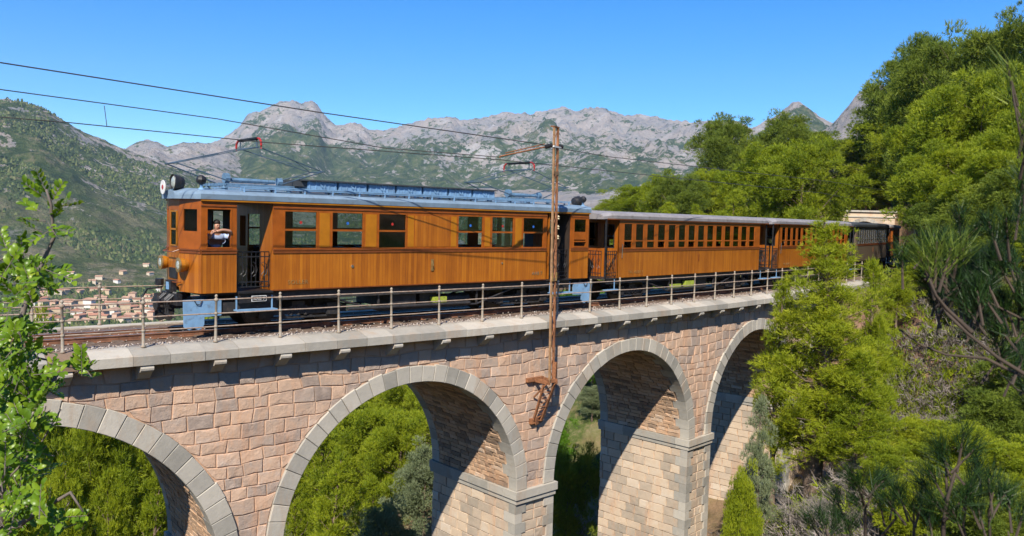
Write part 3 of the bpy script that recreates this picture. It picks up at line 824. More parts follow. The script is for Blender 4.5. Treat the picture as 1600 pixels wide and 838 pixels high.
MAT['arm'] = paint('slate_blue_tube', (.06, .10, .14), .5, .3, 6)
MAT['chrome'] = paint('bright_metal', (.62, .60, .56), .22, .2, 8, metal=.9)
MAT['bronze'] = paint('worn_brass', (.45, .30, .12), .35, .3, 8, metal=.6)
MAT['red'] = paint('red_enamel', (.42, .03, .025), .4, .3, 8)
MAT['white'] = paint('white_enamel', (.75, .74, .70), .45, .12, 6, dirt=(.5, .46, .4))
MAT['seat'] = paint('dark_blue_leather', (.018, .022, .035), .4, .4, 5)
MAT['ballast_green'] = paint('lime_green_casing', (.35, .42, .05), .5, .2, 6, dirt=(.15, .16, .05))
MAT['wheel'] = paint('wheel_steel', (.07, .06, .055), .45, .4, 6, metal=.4)
MAT['blue_sticker'] = simple('blue_sticker', (.03, .15, .55), .4)
def glass_mat(name, tint=(.75, .82, .80), fac=.14):
    t = NT(name); tr = t.node('ShaderNodeBsdfTransparent'); tr.inputs[0].default_value = tint + (1,)
    gl = t.node('ShaderNodeBsdfGlossy'); gl.inputs['Roughness'].default_value = .03
    fr = t.node('ShaderNodeFresnel'); fr.inputs[0].default_value = 1.5
    f = t.math('MULTIPLY', fr.outputs[0], 1.3)
    m = t.node('ShaderNodeMixShader'); t.link(f, m.inputs[0]); t.link(tr.outputs[0], m.inputs[1]); t.link(gl.outputs[0], m.inputs[2]); t.link(m.outputs[0], t.out.inputs[0])
    return t.m
MAT['glass'] = glass_mat('window_glass')
MAT['lamp_face'] = paint('ribbed_lamp_glass', (.40, .43, .38), .12, .5, 30, spec=.9)
MAT['lens'] = glass_mat('lamp_lens', (.95, .95, .9))

HW = 1.15
def chord(c, half, o=TC):
    A = Vector(W(c - .6 * half, o, 0)); B = Vector(W(c + .6 * half, o, 0)); m = (A + B) / 2
    return m, math.atan2(B.y - A.y, B.x - A.x)

def wall(mb, l0, l1, z0, z1, opens, n, th=.05, axis='l'):
    """a wall with rectangular openings (a,b,za,zb); n = outer face position, thickness inward"""
    def bx(a, b, c, d):
        if b - a < .002 or d - c < .002: return
        s_ = -1 if n < 0 else 1; n0, n1 = sorted((n, n - s_ * th))
        if axis == 'l': mb.box((a, n0, c), (b, n1, d))
        else: mb.box((n0, a, c), (n1, b, d))
    x = l0
    for (a, b, za, zb) in sorted(opens):
        bx(x, a, z0, z1); bx(a, b, z0, za); bx(a, b, zb, z1); x = b
    bx(x, l1, z0, z1)

def rect_frame(mb, a, b, za, zb, n, w=.035, d=.03, axis='l'):
    def bx(p, q, c, e):
        if axis == 'l': mb.box((p, n - d / 2, c), (q, n + d / 2, e))
        else: mb.box((n - d / 2, p, c), (n + d / 2, q, e))
    bx(a, b, za, za + w); bx(a, b, zb - w, zb); bx(a, a + w, za + w, zb - w); bx(b - w, b, za + w, zb - w)

def window(root, a, b, za, zb, n, frame='wood_trim', sash=.5, lower_glass=True, sticker=None, axis='l', w=.035):
    mb = MB(); rect_frame(mb, a, b, za, zb, n, w, .05, axis)
    zm = za + (zb - za) * sash
    if sash:
        if axis == 'l': mb.box((a + w, n - .018, zm - .025), (b - w, n + .018, zm + .025))
        else: mb.box((n - .018, a + w, zm - .025), (n + .018, b - w, zm + .025))
    fr = mb.build('window', MAT[frame], root)
    g = MB()
    for (c, d) in (((za + w, zm) if sash else (za + w, zb - w)), (zm, zb - w)) if (sash and lower_glass) else ((zm if sash else za + w, zb - w),):
        if axis == 'l': g.box((a + w, n + .002, c), (b - w, n + .007, d))
        else: g.box((n + .002, a + w, c), (n + .007, b - w, d))
    g.build('pane', MAT['glass'], fr)
    if sticker:
        MB().lathe([(.04, 0), (.04, .004)], ((a + b) / 2, n - .012 if n < 0 else n + .012, zm + (zb - zm) * .38), (0, 1, 0), 10).build('emblem', MAT[sticker], fr)
    return fr

def lettering(txt, size, loc, rot, mat, root, name='lettering', extrude=.004, align='LEFT'):
    cu = bpy.data.curves.new('lettering', 'FONT'); cu.body = txt; cu.size = size; cu.extrude = extrude; cu.align_x = align
    cu.space_character = 1.15
    ob = bpy.data.objects.new('tmp', cu); COL.objects.link(ob)
    dg = bpy.context.evaluated_depsgraph_get(); me = bpy.data.meshes.new_from_object(ob.evaluated_get(dg))
    bpy.data.objects.remove(ob); me.name = 'lettering'; me.materials.clear()
    o = link_mesh(name, me, MAT[mat], root); o.location = loc; o.rotation_euler = rot
    return o

def bogie(root, l, wb=1.9, wr=.42, mat='under'):
    mb = MB()
    for sg in (-1, 1):
        n = sg * .72
        mb.box((l - wb / 2 - .45, n - .05, .38), (l + wb / 2 + .45, n + .05, .56))
        mb.bar((l - wb / 2, n, .30), (l + wb / 2, n, .30), .06, .05)
        for q in (-1, 1):
            mb.box((l + q * wb / 2 - .15, n - .08 * 1.1, .33), (l + q * wb / 2 + .15, n + .09 * 1.1, .64))
            mb.bar((l + q * .3, n, .31), (l + q * (wb / 2 - .15), n, .55), .05, .04)
        for q in range(3): mb.lathe([(.07, -.12), (.07, .12)], (l - .2 + .2 * q, n, .48), (0, 0, 1), 8)
    mb.box((l - .18, -.75, .5), (l + .18, .75, .72))
    b = mb.build('bogie', MAT[mat], root)
    for q in (-1, 1):
        for sg in (-1, 1):
            MB().lathe([(.30, -.05), (wr - .03, -.045), (wr, -.04), (wr, .03), (wr + .03, .035), (wr + .03, .055), (.3, .055)], (l + q * wb / 2, sg * .48, .082 + wr), (0, -sg, 0), 20).build('wheel', MAT['wheel'], b)
    return b

def roof_poly(hw, z0, rise, fascia, n=9, lip=.0):
    P = [(-hw, z0), (-hw - lip, z0 + fascia)]
    for k in range(1, n):
        a = math.pi * k / n
        P.append((-(hw + lip) * math.cos(a), z0 + fascia + rise * math.sin(a) ** .7))
    P += [(hw + lip, z0 + fascia), (hw, z0)]
    return P

def bench(root, l, n0, n1, face, mat='seat', z=1.12, h=.95):
    mb = MB()
    mb.box((l - .22 if face < 0 else l, n0, z + .38), (l if face < 0 else l + .22, n1, z + .46))
    mb.box((l - .2 if face < 0 else l + .02, n0 + .1, z), (l - .12 if face < 0 else l + .1, n1 - .1, z + .38))
    for k in range(5):
        zz = z + .50 + k * .095; mb.box((l - .03, n0, zz), (l + .03, n1, zz + .082))
    return mb.build('seat', MAT[mat], root)

def ironwork_gate(root, p, q, z0, z1, name='gate'):
    """black iron railing panel between two plan points, with scrolls"""
    mb = MB(); p = Vector((p[0], p[1], 0)); q = Vector((q[0], q[1], 0)); d = q - p; L = d.length
    for z in (z0, z0 + .12, z1 - .12, z1): mb.bar(p + Vector((0, 0, z)), q + Vector((0, 0, z)), .025, .025)
    n = max(3, int(L / .11))
    for k in range(n + 1):
        t = p + d * (k / n); mb.bar(t + Vector((0, 0, z0)), t + Vector((0, 0, z1)), .016)
    for k in range(max(1, n // 2)):
        c = p + d * ((k + .5) / max(1, n // 2)); pts = []
        for i in range(17):
            a = i / 16 * 4 * math.pi; r = .055 + .04 * math.cos(a / 2)
            pts.append(c + d.normalized() * r * math.cos(a) + Vector((0, 0, (z0 + z1) / 2 + .13 * math.sin(a / 2) + r * math.sin(a))))
        mb.tube(pts, .009, 4)
    return mb.build(name, MAT['black'], root)

def pantograph(root, l0, z0, ztop=4.86):
    root2 = MB()
    for sg in (-1, 1):
        root2.bar((l0 - 1.0, sg * .55, z0), (l0 + 1.0, sg * .55, z0), .05, .06)
    for q in (-1, 1): root2.bar((l0 + q * .85, -.6, z0), (l0 + q * .85, .6, z0), .06)
    for q in (-1, 1):
        for sg in (-1, 1): root2.lathe([(.05, -.16), (.09, -.13), (.05, -.1), (.09, -.07), (.05, -.04), (.05, 0)], (l0 + q * .85, sg * .55, z0 - .02), (0, 0, 1), 8)
    for (a, b, r) in ((-.35, .6, .05), (-.55, .2, .06)):
        root2.tube([(l0 + a, -.25, z0 + .12), (l0 + b, -.25, z0 + .12)], r, 8)
    root2.lathe([(.13, -.06), (.13, .06)], (l0 - .7, -.3, z0 + .16), (1, 0, 0), 10)
    root2.lathe([(.1, -.06), (.1, .06)], (l0 + .75, -.2, z0 + .14), (1, 0, 0), 10)
    base = root2.build('pantograph', MAT['blue_dark'], root)
    mb = MB(); zk = 4.12; K = 1.93
    top = {-1: Vector((l0 - .12, 0, ztop - .26)), 1: Vector((l0 + .12, 0, ztop - .26))}
    for q in (-1, 1):
        for sg in (-1, 1):
            knee = Vector((l0 + q * K, sg * .34, zk)); foot = Vector((l0 + q * .62, sg * .55, z0 + .05))
            mb.tube([foot, knee], .017, 6)
            mb.tube([knee, Vector((l0 + q * .06, sg * .55, ztop - .24))], .013, 6)
        mb.tube([(l0 + q * K, -.42, zk), (l0 + q * K, .42, zk)], .02, 6)
        m_ = .62
        mb.tube([(l0 + q * (.62 + (K - .62) * m_), -.43, z0 + .05 + (zk - z0 - .05) * m_), (l0 + q * (.62 + (K - .62) * m_), .43, z0 + .05 + (zk - z0 - .05) * m_)], .013, 5)
        mb.tube([(l0 + q * K * .55, -.45, zk + (ztop - .24 - zk) * .45), (l0 + q * K, .34, zk)], .009, 5)
        mb.tube([(l0 + q * K * .86, -.42, zk + (ztop - .24 - zk) * .14), (l0 + q * K * .3, .5, zk + (ztop - .24 - zk) * .7)], .009, 5)
    mb.tube([(l0, -.6, ztop - .24), (l0, .6, ztop - .24)], .022, 6)
    for sg in (-1, 1): mb.tube([(l0, sg * .5, ztop - .24), (l0, sg * .5, ztop - .06)], .018, 6)
    mb.build('arm_frame', MAT['arm'], base)
    h = MB()
    for sg in (-1, 1):
        h.tube([(l0, sg * .54, ztop - .01), (l0, sg * .66, ztop - .03), (l0, sg * .74, ztop - .10), (l0, sg * .755, ztop - .2), (l0, sg * .75, ztop - .28)], .028, 7)
    h.build('collector_horn', MAT['red'], base)
    MB().box((l0 - .06, -.56, ztop - .025), (l0 + .06, .56, ztop + .01)).box((l0 - .03, -.5, ztop - .055), (l0 + .03, .5, ztop - .026)).build('collector_strip', MAT['black'], base)
    return base

def headlamp(root, l, n, z, ln=.21, r=.17, name='headlight', facing=(-1, 0, 0)):
    ax = Vector(facing).normalized()
    b = MB().lathe([(r * .72, -ln), (r * .96, -ln * .55), (r, -.03), (r * 1.02, -.02), (r * 1.02, 0), (r * .85, .004), (r * .82, -.03), (.02, -.05)], (l, n, z), ax, 22).build(name, MAT['wood_gold'], root, smooth=False)
    MB().lathe([(r * .66, -.012), (r * .60, .012), (r * .35, .028), (.01, .032)], (l, n, z), ax, 20).build('lens', MAT['lamp_face'], b)
    MB().lathe([(r * .76, -.018), (r * .5, -.034), (.03, -.046)], (l, n, z), ax, 20).build('reflector', MAT['white'], b)
    MB().lathe([(r * 1.0, -.03), (r * 1.04, -.02), (r * 1.04, .006), (r * .68, .014), (r * .70, .002)], (l, n, z), ax, 22).build('rim', MAT['bronze'], b)
    return b

def make_railcar():
    c, half = 9.65, 6.6
    m, rz = chord(c, half)
    root = empty('electric_railcar', (m.x, m.y, 0), rz, label='leading wooden electric railcar with blue roof, two pantographs and orange headlamps', cat='railcar')
    L0, L1 = -6.59, 6.59; NF = .22; zb, zs, zt = 1.05, 2.05, 3.27
    wins = [(-4.50, -3.60), (-3.17, -2.23), (-1.75, -.85), (.98, 1.93), (2.28, 3.17), (3.57, 4.47)]
    for sg in (-1, 1):
        n = sg * HW
        mb = MB(); mb.box((-4.80, min(n, n - sg * .05), zb), (4.62, max(n, n - sg * .05), zs)); mb.build('side_panel', MAT['wood'], root)
        mb = MB(); wall(mb, -4.80, 4.62, zs + .002, zt, [(a, b, 2.10, 3.05) for a, b in wins], n); mb.build('window_wall', MAT['wood_trim'], root)
        mb = MB()
        for a, b in zip([-4.80] + [w[1] for w in wins], [w[0] for w in wins] + [4.62]):
            if b - a > .3:
                k = n + sg * .008
                if b - a > 1.4: MB().box((a + .30, min(n, k), 2.14), (b - .30, max(n, k), 3.02)).build('upper_panel', MAT['wood'], root); spans = ((a + .06, a + .26), (b - .26, b - .06))
                else: spans = ((a + .07, b - .07),) 
                for p, q in spans: MB().box((p, min(n, k), 2.14), (q, max(n, k), 3.02)).build('upper_panel', MAT['wood_gold'], root)
        for z, h, pj in ((1.985, .05, .022), (2.055, .035, .03), (3.10, .03, .018), (1.05, .03, .012)):
            MB().box((-4.80, min(n + sg * .001, n + sg * pj), z), (4.62, max(n + sg * .001, n + sg * pj), z + h)).build('belt_rail', MAT['wood_dark'], root)
        for i, (a, b) in enumerate(wins):
            window(root, a - .02, b + .02, 2.08, 3.07, n - sg * .02, sash=.50, lower_glass=(i % 2 == 0), sticker=('red', 'blue_sticker')[i % 2] if sg < 0 else None)
        # cab side, both ends
        for e in (-1, 1):
            a, b = sorted((e * 5.73, e * 6.59)); wa, wbb = a + .13, b - .13
            mb = MB(); mb.box((a, min(n, n - sg * .05), zb), (b, max(n, n - sg * .05), zs)); mb.build('cab_side_panel', MAT['wood'], root)
            mb = MB(); wall(mb, a, b, zs + .002, zt, [(wa, wbb, 2.12, 3.06)], n); mb.build('cab_window_wall', MAT['wood_trim'], root)
            for z, h, pj in ((1.985, .05, .022), (2.055, .035, .03), (3.10, .03, .018)): MB().box((a, min(n + sg * .001, n + sg * pj), z), (b, max(n + sg * .001, n + sg * pj), z + h)).build('belt_rail', MAT['wood_dark'], root)
            fr = MB(); rect_frame(fr, wa - .01, wbb + .01, 2.11, 3.07, n - sg * .02, .03, .06)
            if e < 0: fr.bar((wa, n, 2.50), (wbb, n, 2.50), .05, .07)
            else: fr.box((wa, min(n, n - sg * .03), 2.36), (wbb, max(n, n - sg * .03), 2.62)); fr.bar((wa, n, 2.30), (wbb, n, 2.30), .04)
            fr.build('cab_window', MAT['wood_trim'], root)
            if e > 0: MB().box((wa + .02, n - sg * .02 - .002, 2.63), (wbb - .02, n - sg * .02 + .003, 3.04)).build('pane', MAT['glass'], root)
        # vestibule doorways: header and ironwork gate
        for e in (-1, 1):
            a, b = sorted((e * 4.82, e * 5.73))
            mb = MB(); mb.box((a + .001, min(n, n - sg * .05), 3.20), (b - .001, max(n, n - sg * .05), zt)); mb.build('door_header', MAT['wood_dark'], root)
            ironwork_gate(root, (a + .08, n - sg * .12), (b - .03, n - sg * .12), 1.16, 2.02)
            mb = MB(); mb.box((a + .03, min(n, n + sg * .12), 1.02), (b - .03, max(n, n + sg * .12), 1.07)); mb.box((a + .06, min(n - sg * .1, n + sg * .02), .78), (b - .06, max(n - sg * .1, n + sg * .02), 1.015)); mb.build('door_step', MAT['black'], root)
            MB().box((a - .05, min(n - sg * .05, n + sg * .22), .60), (b + .05, max(n - sg * .05, n + sg * .22), .63)).bar((a, n, .62), (a, n, .95), .03).bar((b, n, .62), (b, n, .95), .03).build('footboard', MAT['blue' if sg < 0 else 'under'], root)  # far footboard takes the dark coat in place of body shade
    # transverse walls beside the vestibules
    for e in (-1, 1):
        for x, th in ((e * 4.80, .045), (e * 5.75, .04)):
            mb = MB(); wall(mb, -HW + .051, HW - .051, 1.06, 3.25, [(-.35, .35, 1.07, 3.0)] if abs(x) > 5 else [(-.36, .36, 1.10, 2.95), (.48, .85, 2.1, 2.9)], x, th, 'n')
            mb.build('vestibule_wall', MAT['inside' if abs(x) > 5 else 'wood'], root)
    # slanted fronts
    for e in (-1, 1):
        def face(p, q, opens, name_panel):
            p = Vector((p[0], p[1], 0)); q = Vector((q[0], q[1], 0)); d = (q - p).normalized(); L = (q - p).length; nn = Vector((d.y, -d.x, 0))
            if nn.x * e < 0: nn = -nn
            def fx(x, y, z): v = p + d * x + nn * y; return (v.x, v.y, z)
            mb = MB(fx); mb.box((0, -.05, zb), (L, 0, zs)); mb.build('front_panel', MAT['wood'], root)
            mb = MB(fx); wall(mb, 0, L, zs + .002, zt, opens, 0.0, .05); 
            mb.build('front_window_wall', MAT['wood_trim'], root)
            MB(fx).box((0, .001, 1.985), (L, .02, 2.035)).build('belt_rail', MAT['wood_dark'], root); MB(fx).box((0, .001, 2.055), (L, .028, 2.09)).build('belt_rail', MAT['wood_dark'], root)
            for (a, b, za, zb_) in opens:
                mb = MB(fx); rect_frame(mb, a, b, za, zb_, -.025, .03, .045); w_ = mb.build('front_window', MAT['wood_trim'], root)
                MB(fx).box((a + .02, -.03, za + .02), (b - .02, -.025, zb_ - .02)).build('pane', MAT['glass'], w_)
            return fx, L
        for sg in (-1, 1):
            face((e * 6.59, sg * HW), (e * (6.59 + NF), sg * .36), [(.12, .70, 2.48, 3.06)], '')
        p, q = (e * (6.59 + NF), -.36), (e * (6.59 + NF), .36)
        x = e * (6.59 + NF); x0, x1 = sorted((x, x - e * .05))
        MB().box((x0, -.36, zb + .1), (x1, .36, zs)).build('front_door', MAT['wood'], root)
        mb = MB(); wall(mb, -.36, .36, zs + .002, zt, [(-.24, .24, 2.12, 3.0)], x, .05, 'n'); dr = mb.build('front_door', MAT['wood_trim'], root)
        mb = MB(); rect_frame(mb, -.22, .22, 2.13, 2.99, x + e * .005, .035, .03, 'n'); mb.box((min(x, x + e * .02), -.2, 2.52), (max(x, x + e * .02), .2, 2.56)); mb.build('door_frame', MAT['wood_gold'], dr)
        MB().box((x - .006, -.2, 2.15), (x - .002, .2, 2.97)).build('pane', MAT['glass'], dr)
        mb = MB(); mb.tube([(x + e * .02, -.38, 2.05), (x + e * .14, -.34, 2.0), (x + e * .14, .34, 2.0), (x + e * .02, .38, 2.05)], .014, 6); mb.build('handrail', MAT['wood_dark'], root)
        MB().tube([(x + e * .02, -.5, 1.28), (x + e * .1, -.3, 1.27), (x + e * .1, .3, 1.27)], .013, 6).build('handrail', MAT['wood_dark'], root)
        for sg in (-1, 1): headlamp(root, e * (6.59 + NF + .12), sg * .62, 1.70, facing=(e, 0, 0))
        for z in (1.36,): MB().box((min(x, x + e * .03), -.26, z), (max(x, x + e * .03), .26, z + .24)).build('number_plate', MAT['black'], root)
        # coupler, hoses, plough
        mb = MB(); xe = e * (6.59 + NF)
        mb.box((min(xe, xe + e * .12), -.55, .72), (max(xe, xe + e * .12), .55, 1.0))
        mb.lathe([(.08, 0), (.08, .28), (.2, .30), (.2, .34), (.05, .36)], (xe + e * .1, 0, .78), (e, 0, 0), 12)
        for k in range(9):
            a = random.uniform(-.45, .45); mb.tube([(xe + e * .05, a, 1.02), (xe + e * .26, a + .05, .82), (xe + e * .24, a + .02, .5), (xe + e * .1, a - .06, .42)], .02, 6)
        mb.tube([(xe + e * .1, .5, 1.1), (xe + e * .42, .62, 1.05), (xe + e * .55, .66, .82), (xe + e * .5, .62, .6)], .022, 7)
        mb.lathe([(.10, -.08), (.10, .08)], (xe + e * .16, .55, 1.22), (0, 0, 1), 10)
        mb.box((min(xe, xe + e * .14), -.18, 1.02), (max(xe, xe + e * .14), .18, 1.30))
        mb.build('coupler', MAT['black'], root)
        MB().box((min(xe + e * .145, xe + e * .16), -.08, 1.08), (max(xe + e * .145, xe + e * .16), .09, 1.26)).build('socket_cover', MAT['blue'], root)
        for sg in (-1, 1):
            mb = MB(); pl = [(e * 6.95, .90), (e * 6.05, .90), (e * 6.05, .50), (e * 6.46, .48), (e * 6.46, .30), (e * 6.52, .21), (e * 6.60, .18), (e * 6.70, .23), (e * 6.82, .19), (e * 6.93, .26)]
            if e < 0 or True:
                n0, n1 = sorted((sg * .98, sg * 1.03)); k = len(pl)
                mb.add([(x_, n0, z_) for x_, z_ in pl] + [(x_, n1, z_) for x_, z_ in pl], [tuple(range(k))[::-1], tuple(range(k, 2 * k))] + [(i, (i + 1) % k, k + (i + 1) % k, k + i) for i in range(k)])
                mb.build('wheel_guard', MAT['blue' if sg < 0 else 'under'], root)  # far guard is darkened in colour to imitate shade under the car
        MB().tube([(e * 6.7, -1.045, .88), (e * 6.66, -1.06, .8), (e * 6.58, -1.06, .78), (e * 6.52, -1.045, .88)], .012, 5).build('hook', MAT['black'], root)
        # roof-end lamp, disc and horn
        lampx = e * (6.59 + .32)
        hb = MB().lathe([(.03, -.26), (.12, -.24), (.17, -.14), (.19, -.02), (.20, 0), (.19, .02), (.17, .0), (.17, -.04), (.02, -.06)], (lampx, -.22 if e < 0 else -.3, 3.66), (e, 0, 0), 20).build('roof_lamp', MAT['black'], root)
        MB().lathe([(.165, -.02), (.1, .015), (.01, .025)], (lampx, -.22 if e < 0 else -.3, 3.66), (e, 0, 0), 18).build('lens', MAT['lamp_face'], hb)
        MB().lathe([(.165, -.03), (.02, -.045)], (lampx, -.22 if e < 0 else -.3, 3.66), (e, 0, 0), 18).build('reflector', MAT['chrome'], hb)
        MB().bar((lampx, -.22, 3.32), (lampx, -.22, 3.5), .05).build('bracket', MAT['blue_dark'], hb)
        if e < 0:
            d = MB().lathe([(.17, 0), (.175, .008), (.17, .016)], (lampx - .12, .10, 3.54), (-1, 0, 0), 20).build('signal_disc', MAT['white'], root)
            MB().lathe([(.06, 0), (.06, .004)], (lampx - .137, .10, 3.54), (-1, 0, 0), 8).build('emblem', MAT['red'], d)
        hn = MB().lathe([(.02, -.11), (.08, -.09), (.115, -.02), (.115, .03), (.07, .1), (.02, .11)], (e * 6.5, -.92, 3.72), (e, 0, .1), 14).build('horn', MAT['black'], root)
        MB().bar((e * 6.5, -.92, 3.4), (e * 6.5, -.92, 3.66), .05).lathe([(.14, 0), (.10, .06), (.04, .12)], (e * 6.5, -.92, 3.42), (0, 0, 1), 10).build('bracket', MAT['blue'], hn)
    # floor, ceiling, partitions, seats
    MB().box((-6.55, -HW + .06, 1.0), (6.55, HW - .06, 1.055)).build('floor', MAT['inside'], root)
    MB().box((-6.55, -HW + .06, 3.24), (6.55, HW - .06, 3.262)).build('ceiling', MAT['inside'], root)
    MB().box((-.35, -HW + .07, 1.06), (-.28, HW - .07, 3.23)).build('partition', MAT['inside_wood'], root)
    for l in (-4.3, -3.45, -2.95, -2.0, -1.25, .35, 1.2, 2.4, 2.95, 3.75, 4.25):
        for n0, n1 in ((-1.05, -.3), (.3, 1.05)): bench(root, l, n0, n1, 1 if l % 1 > .5 else -1, 'seat' if l < 3 else 'inside_wood')
    # roof with tapered ends
    mb = MB(); R1 = roof_poly(HW + .06, 3.27, .15, .12, 10, .015)
    mb.prism(R1, -6.3, 6.3, 14)
    for e in (-1, 1):
        k = len(R1); b = len(mb.v)
        secs = [(e * 6.3, 1.0, 0), (e * 6.62, 1.0, 0), (e * 6.88, .46, -.02), (e * 6.95, .36, -.03)]
        for x, sc, dz in secs:
            for (y, z) in R1: mb.v.append((x, y * sc, 3.27 + (z - 3.27) * (1 if sc == 1 else .75) + 0)); mb.t.append(.5)
        for i in range(len(secs) - 1):
            for j in range(k):
                j2 = (j + 1) % k; mb.f.append((b + i * k + j, b + i * k + j2, b + (i + 1) * k + j2, b + (i + 1) * k + j))
        mb.f.append(tuple(b + 3 * k + j for j in range(k)))
    rf = mb.build('roof', MAT['roof_blue'], root)
    MB().box((-6.6, -HW - .05, 3.225), (6.6, -HW - .005, 3.268)).box((-6.6, HW + .005, 3.225), (6.6, HW + .05, 3.268)).build('gutter', MAT['wood_gold'], rf)
    for sg in (-1, 1):   # walkway rails on the roof
        mb = MB(); n = sg * .92
        mb.box((-5.5, n - .13, 3.56), (5.75, n + .13, 3.585)); mb.bar((-5.6, n - .12, 3.61), (5.8, n - .12, 3.61), .03)
        l = -5.5
        while l < 5.8: mb.bar((l, n - .12, 3.40), (l, n - .12, 3.6), .035); mb.bar((l, n + .1, 3.44), (l, n + .1, 3.57), .03); l += .80
        mb.build('roof_walkway', MAT['blue'], rf)
    # resistor boxes on the roof
    for k in range(7):
        a = -3.55 + k * .93; mb = MB(); 
        mb.box((a, -.52, 3.62), (a + .86, .52, 3.84))
        for q in (-1, 1):
            for j in range(5): mb.bar((a + .05 + j * .19, q * .525, 3.62), (a + .05 + j * .19, q * .525, 3.85), .03, .02)
            mb.tube([(a + .35, q * .53, 3.8), (a + .40, q * .57, 3.7), (a + .48, q * .57, 3.7), (a + .5, q * .53, 3.8)], .012, 4)
        mb.bar((a + .1, -.4, 3.45), (a + .1, -.4, 3.62), .06).bar((a + .7, -.4, 3.45), (a + .7, -.4, 3.62), .06)
        bx = mb.build('resistor_box', MAT['blue'], rf)
    MB().box((-3.75, -.60, 3.85), (2.95, .60, 3.885)).box((-3.95, -.5, 3.70), (-3.56, .5, 3.84)).build('resistor_lid', MAT['roof_black'], rf)
    pantograph(root, -4.95, 3.66); pantograph(root, 4.35, 3.66)
    # underframe
    mb = MB(); mb.box((-5.7, -1.05, .80), (5.7, -.98, 1.045)); mb.box((-5.7, .98, .80), (5.7, 1.05, 1.045)); mb.box((-5.9, -.4, .82), (5.9, .4, 1.0))
    mb.tube([(-3.2, -.95, .82), (-1.6, -.95, .38), (1.9, -.95, .38), (3.4, -.95, .82)], .03, 6); mb.tube([(-3.2, .95, .82), (-1.6, .95, .38), (1.9, .95, .38), (3.4, .95, .82)], .03, 6)
    mb.bar((-1.6, -.95, .38), (-1.6, -.95, .8), .05).bar((1.9, -.95, .38), (1.9, -.95, .8), .05)
    mb.box((-1.2, -.9, .42), (-.3, .9, .78)); mb.box((-.1, -.8, .36), (.5, .8, .78)); mb.lathe([(.17, -.6), (.17, .6)], (1.1, -.7, .55), (1, 0, 0), 12); mb.box((-6.2, -.85, .45), (-5.7, .85, .8))
    mb.box((-6.0, -1.0, .55), (-4.6, -.96, .80))
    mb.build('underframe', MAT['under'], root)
    MB().box((.25, -1.02, .50), (.72, -.82, .66)).build('cable_box', MAT['ballast_green'], root)
    MB().tube([(-2.6, -1.0, .46), (1.6, -1.0, .44)], .045, 8).build('air_pipe', MAT['under'], root)  # pipe coloured near-black, standing for shade under the body
    bogie(root, -3.9); bogie(root, 3.9)
    lettering('SOLLER', .15, (-4.40, -HW - .006, 1.20), (R_(90), 0, 0), 'bronze', root)
    lettering('AAB 7', .15, (4.0, -HW - .006, 1.22), (R_(90), 0, 0), 'chrome', root)
    pl = MB().box((-5.40, -1.275, .82), (-5.02, -1.262, .96)).build('plate', MAT['white'], root)
    MB().box((-5.385, -1.279, .835), (-5.035, -1.276, .945)).build('plate_field', MAT['black'], pl)
    lettering('AAB 7', .10, (-5.21, -1.281, .855), (R_(90), 0, 0), 'white', pl, align='CENTER', extrude=.001)
    MB().lathe([(.045, 0), (.04, .02)], (-2.55, -HW, 1.62), (0, -1, 0), 10).build('badge', MAT['chrome'], root)
    MB().lathe([(.03, 0), (.03, .02)], (2.72, -HW, 1.62), (0, -1, 0), 10).build('badge', MAT['chrome'], root)
    MB().box((.02, -HW - .03, 1.45), (.10, -HW - .001, 1.78)).tube([(.06, -HW - .03, 1.5), (.06, -HW - .07, 1.6), (.06, -HW - .03, 1.72)], .012, 5).build('lamp_bracket', MAT['bronze'], root)
    # driver's desk seen through the cab windows
    MB().box((-6.62, -.95, 1.06), (-6.32, -.35, 2.2)).lathe([(.12, 0), (.12, .06)], (-6.4, -.6, 2.2), (0, 0, 1), 12).bar((-6.4, -.6, 2.3), (-6.25, -.6, 2.36), .03).build('control_desk', MAT['black'], root)
    MB().tube([(-6.66, -.45, 3.2), (-6.68, -.47, 2.6)], .015, 5).build('wiper', MAT['black'], root)
    return root
railcar = make_railcar()

